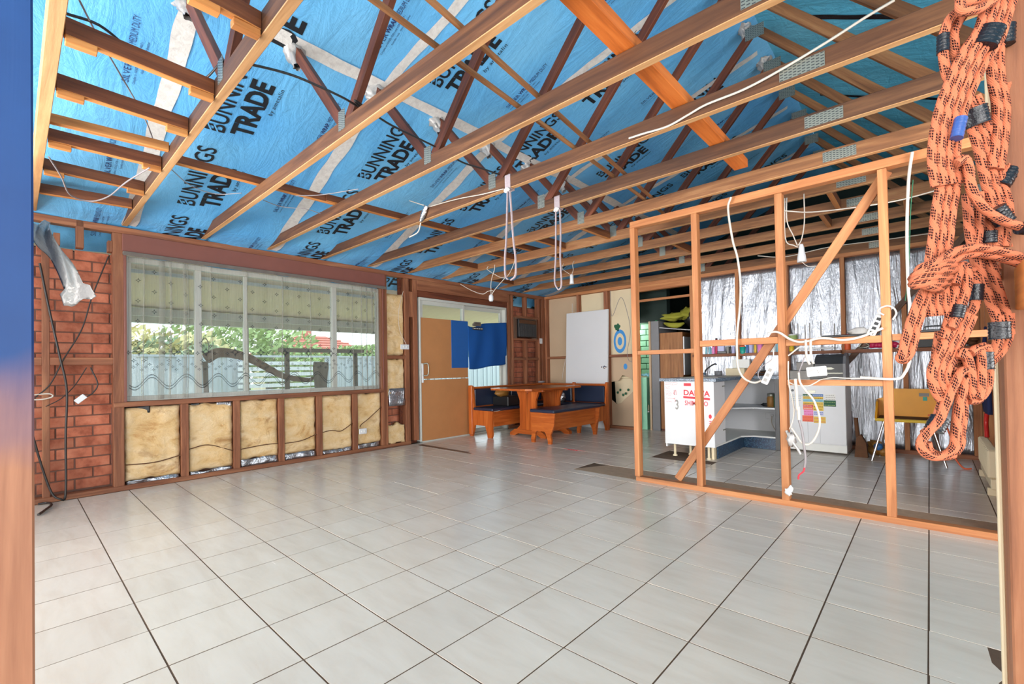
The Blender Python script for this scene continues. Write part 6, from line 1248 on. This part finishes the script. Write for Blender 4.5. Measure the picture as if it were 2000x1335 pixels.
# on the floor of the room
o = MB().prism([(.13, 3.445), (.20, 3.425), (1.22, 3.44), (1.10, 3.49), (.16, 3.50)], 'z', .0008, .007).build('timber_strip', 'plank'); tag(o, 'thin brown timber strip lying on the tiles by the sliding door', 'strip')
mb = MB(); mb.box(1.90, 2.22, 4.44, 4.448, .001, .0025)
for k in range(4): mb.box(1.98+.04*k, 2.005+.04*k, 4.40, 4.43, .001, .0025)
o = mb.build('red_tape_mark', 'redink'); tag(o, 'red tape line stuck on the tiles in front of the bench', 'tape')
o = MB().tube(catmull([(3.42+.07*math.cos(a), 4.93+.07*math.sin(a), .005) for a in [k*pi/5 for k in range(10)]], 3, True), .012, 8, True).build('hose_coil', 'black'); tag(o, 'black hose coil on bare concrete under the sink cabinet', 'hose')

# ================================================================ OUTSIDE
MB().box(-40, -.30, -30, 45, -.30, -.16).build('lawn', 'lawn', None, kind='structure')
MB().box(-3.4, -.30, -4, 9, -.16, -.08).build('patio_slab', 'patio_conc', None, kind='structure')
pr0 = struct('patio_roof', (-1.6, 2, 2.3))
def pzr(x): return 2.42+.19*(x+.3)
mb = MB()
def corr(u, v):
    x = -.30-2.75*v; y = -3.5+11*u; return (x, y, pzr(x)+.012*abs(((y/.19) % 1)*2-1))
mb.slab(corr, 230, 2, (0, 0, .004)); mb.build('roof_sheet', 'roofcream', pr0)
bxbeam('roof_beam', -2.66, -2.60, -3.5, 7.5, 1.86, 1.97, 'alu', pr0); bxbeam('gutter', -3.10, -2.98, -3.5, 7.5, 1.80, 1.92, 'alu', pr0)
for x in (-1.2, -.5): bxbeam('batten', x-.02, x+.02, -3.5, 7.5, pzr(x)-.05, pzr(x)-.008, 'alu', pr0)
for y in (-1.4, 2.14, 5.7): bxbeam('post', -2.66, -2.59, y-.035, y+.035, -.1, 1.87, 'alu', pr0)
fn = thing('garden_fence', 'pale grey steel fence beyond the patio', 'fence', (-7, 4, 0))
for k in range(40):
    y = -7+.5*k
    if 3.4 < y < 5.2: continue
    mb = MB(); mb.prism([(y, -7), (y+.16, -7), (y+.2, -6.96), (y+.32, -6.96), (y+.36, -7), (y+.49, -7), (y+.49, -7.01), (y, -7.01)][::-1], 'x', 0, 1) if 0 else mb.box(-7.02, -7.0, y, y+.49, -.2, 1.42); mb.box(-7.0, -6.97, y+.1, y+.2, -.2, 1.42); mb.box(-7.0, -6.97, y+.3, y+.4, -.2, 1.42); mb.build('panel', 'fence', fn)
MB().box(-7.04, -6.96, -7, 13, 1.42, 1.47).build('cap_rail', 'fence', fn)
for k in range(9): MB().box(-6.9, -6.88, 3.3, 5.3, .1+.14*k, .19+.14*k).build('slat', 'white', fn)
def tree(name, label, x, y, z0, h, rad, m, n, seed, trunk=True):
    t = thing(name, label, 'tree', (x, y, -.2)); q = random.Random(seed); mb = MB()
    lobes = [(q.uniform(-.6, .6)*rad, q.uniform(-.75, .75)*rad, z0+q.uniform(.25, .85)*(h-z0)) for _ in range(9)]
    for _ in range(n):
        l = q.choice(lobes); d = Vector((q.gauss(0, 1), q.gauss(0, 1), q.gauss(0, 1))).normalized()*rad*.46*q.uniform(.75, 1.08)
        c = Vector((x+l[0]+d.x, y+l[1]+d.y, max(z0, min(h, l[2]+d.z*.9)))); s = q.uniform(.07, .15)
        a = Vector((q.gauss(0, 1), q.gauss(0, 1), q.gauss(0, 1))).normalized(); b = a.orthogonal().normalized(); e = a.cross(b)
        mb.add([c+b*s, c+e*s*.5, c-b*s, c-e*s*.5], [(0, 1, 2, 3)])
    mb.build('crown', m, t, kind='stuff')
    if trunk: MB().tube(catmull([(x, y, -.2), (x+.05, y+.04, z0*.5), (x, y, z0+.4*(h-z0))], 5), lambda u: .14*(1-.6*u), 9).build('trunk', 'bark', t)
tree('garden_tree', 'large light green tree in the middle of the window view', -10.5, 4.6, .6, 3.1, 1.9, 'leaf', 2600, 1)
tree('garden_tree', 'yellowish shrub tree at the left of the window view', -9.5, 1.9, .2, 2.3, 1.6, 'leafy', 2200, 2)
tree('garden_tree', 'green shrub left of the middle tree', -9.0, 3.0, .2, 2.0, 1.1, 'leafd', 1500, 3)
tree('garden_tree', 'low green hedge tree right of the middle tree', -9.8, 7.2, .1, 1.85, 1.7, 'leaf', 2200, 4)
tree('garden_tree', 'green bush under the red roof', -11.5, 9.6, .1, 1.75, 1.7, 'leafd', 2000, 5)
tree('garden_tree', 'bushy tree at the right end of the window view', -10.5, 12.2, .1, 2.1, 1.7, 'leaf', 2000, 6)
tree('garden_tree', 'tree seen through the sliding door glass', -8.5, 14.5, .3, 2.3, 1.8, 'leafd', 1600, 7)
pm = thing('palm_tree', 'dark palm fronds above the middle tree', 'tree', (-13, 6.2, -.2)); q = random.Random(9)
MB().tube([(-13, 6.2, -.2), (-13, 6.2, 3.3)], .14, 9).build('trunk', 'bark', pm)
for k in range(14):
    a = k*2*pi/14; P = [Vector((-13+math.cos(a)*r_*1.5, 6.2+math.sin(a)*r_*1.5, 3.3+.5*math.sin(r_*2.4)-.5*r_*r_)) for r_ in [i/6 for i in range(7)]]
    mb = MB()
    for i in range(6):
        d = (P[i+1]-P[i]).normalized(); sd = d.cross(Vector((0, 0, 1))).normalized()
        for sg in (-1, 1): mb.add([P[i], P[i+1], P[i+1]+sd*sg*.22+Vector((0, 0, -.12)), P[i]+sd*sg*.22+Vector((0, 0, -.12))], [(0, 1, 2, 3)])
    mb.build('frond', 'leafd', pm)
hs_ = thing('neighbour_house', 'neighbouring house with terracotta tiled hip roof beyond the trees', 'house', (-19, 11, -.2))
MB().box(-23, -18.2, 8.9, 13.4, -.2, 2.0).build('wall', 'cream', hs_)
rv = [(-17.9, 8.5, 1.95), (-17.9, 13.9, 1.95), (-23.4, 13.9, 1.95), (-23.4, 8.5, 1.95), (-20.6, 10.3, 3.05), (-20.6, 12.0, 3.05)]
MB().add(rv, [(0, 1, 5, 4), (1, 2, 5), (2, 3, 4, 5), (3, 0, 4), (3, 2, 1, 0)]).build('roof', 'terra', hs_)
for k in range(7):
    f = k/7; MB().tube([(-17.9-2.7*f, 8.5+1.8*f, 1.98+1.1*f), (-17.9-2.7*f, 13.9-1.9*f, 1.98+1.1*f)], .05, 6).build('tile_course', 'terra', hs_)
MB().box(-20.8, -20.4, 10.6, 11.1, 2.6, 3.4, .02).build('chimney', 'terra', hs_)
# things standing on the patio
P = [(-1.4, 1.294, 1.236), (-1.4, 1.454, 1.317), (-1.4, 1.755, 1.259), (-1.4, 2.013, 1.117), (-1.4, 2.25, .985), (-1.4, 2.578, .925), (-1.4, 2.67, .949)]
dl = thing('drift_branch', 'dark bent branch standing outside the window', 'branch', (-1.4, 1.3, -.08))
MB().tube(catmull([(-1.4, 1.31, -.08), (-1.4, 1.30, .6), (-1.4, 1.285, 1.20)], 6), .03, 8).build('stem', 'bark', dl)
MB().tube(catmull(P, 6), lambda u: .048*(1-u)**.8+.022, 9).build('bough', 'rust', dl)
wire([(-1.4, 1.29, 1.23), (-1.4, 1.24, 1.40), (-1.4, 1.285, 1.50), (-1.4, 1.33, 1.40), (-1.4, 1.30, 1.25)], .006).build('twig', 'bark', dl)
o = MB().tube(catmull([(-1.4, 2.79, -.08), (-1.4, 2.79, .5), (-1.41, 2.785, .95), (-1.4, 2.79, 1.19)], 5), lambda u: .10+.012*math.sin(u*9), 12).build('tree_stump', 'bark'); tag(o, 'rough grey stump standing outside the window', 'stump')
o = bxbeam('shelf_plank', -1.75, -1.55, 2.30, 3.6, 1.345, 1.40, 'bark'); tag(o, 'weathered plank shelf outside the right window pane', 'plank')
for y in (2.4, 3.5): bxbeam('plank_prop', -1.70, -1.65, y-.03, y+.03, -.08, 1.345, 'bark', None, label='weathered prop under the plank, %s end' % ('window' if y < 3 else 'door'), category='prop')
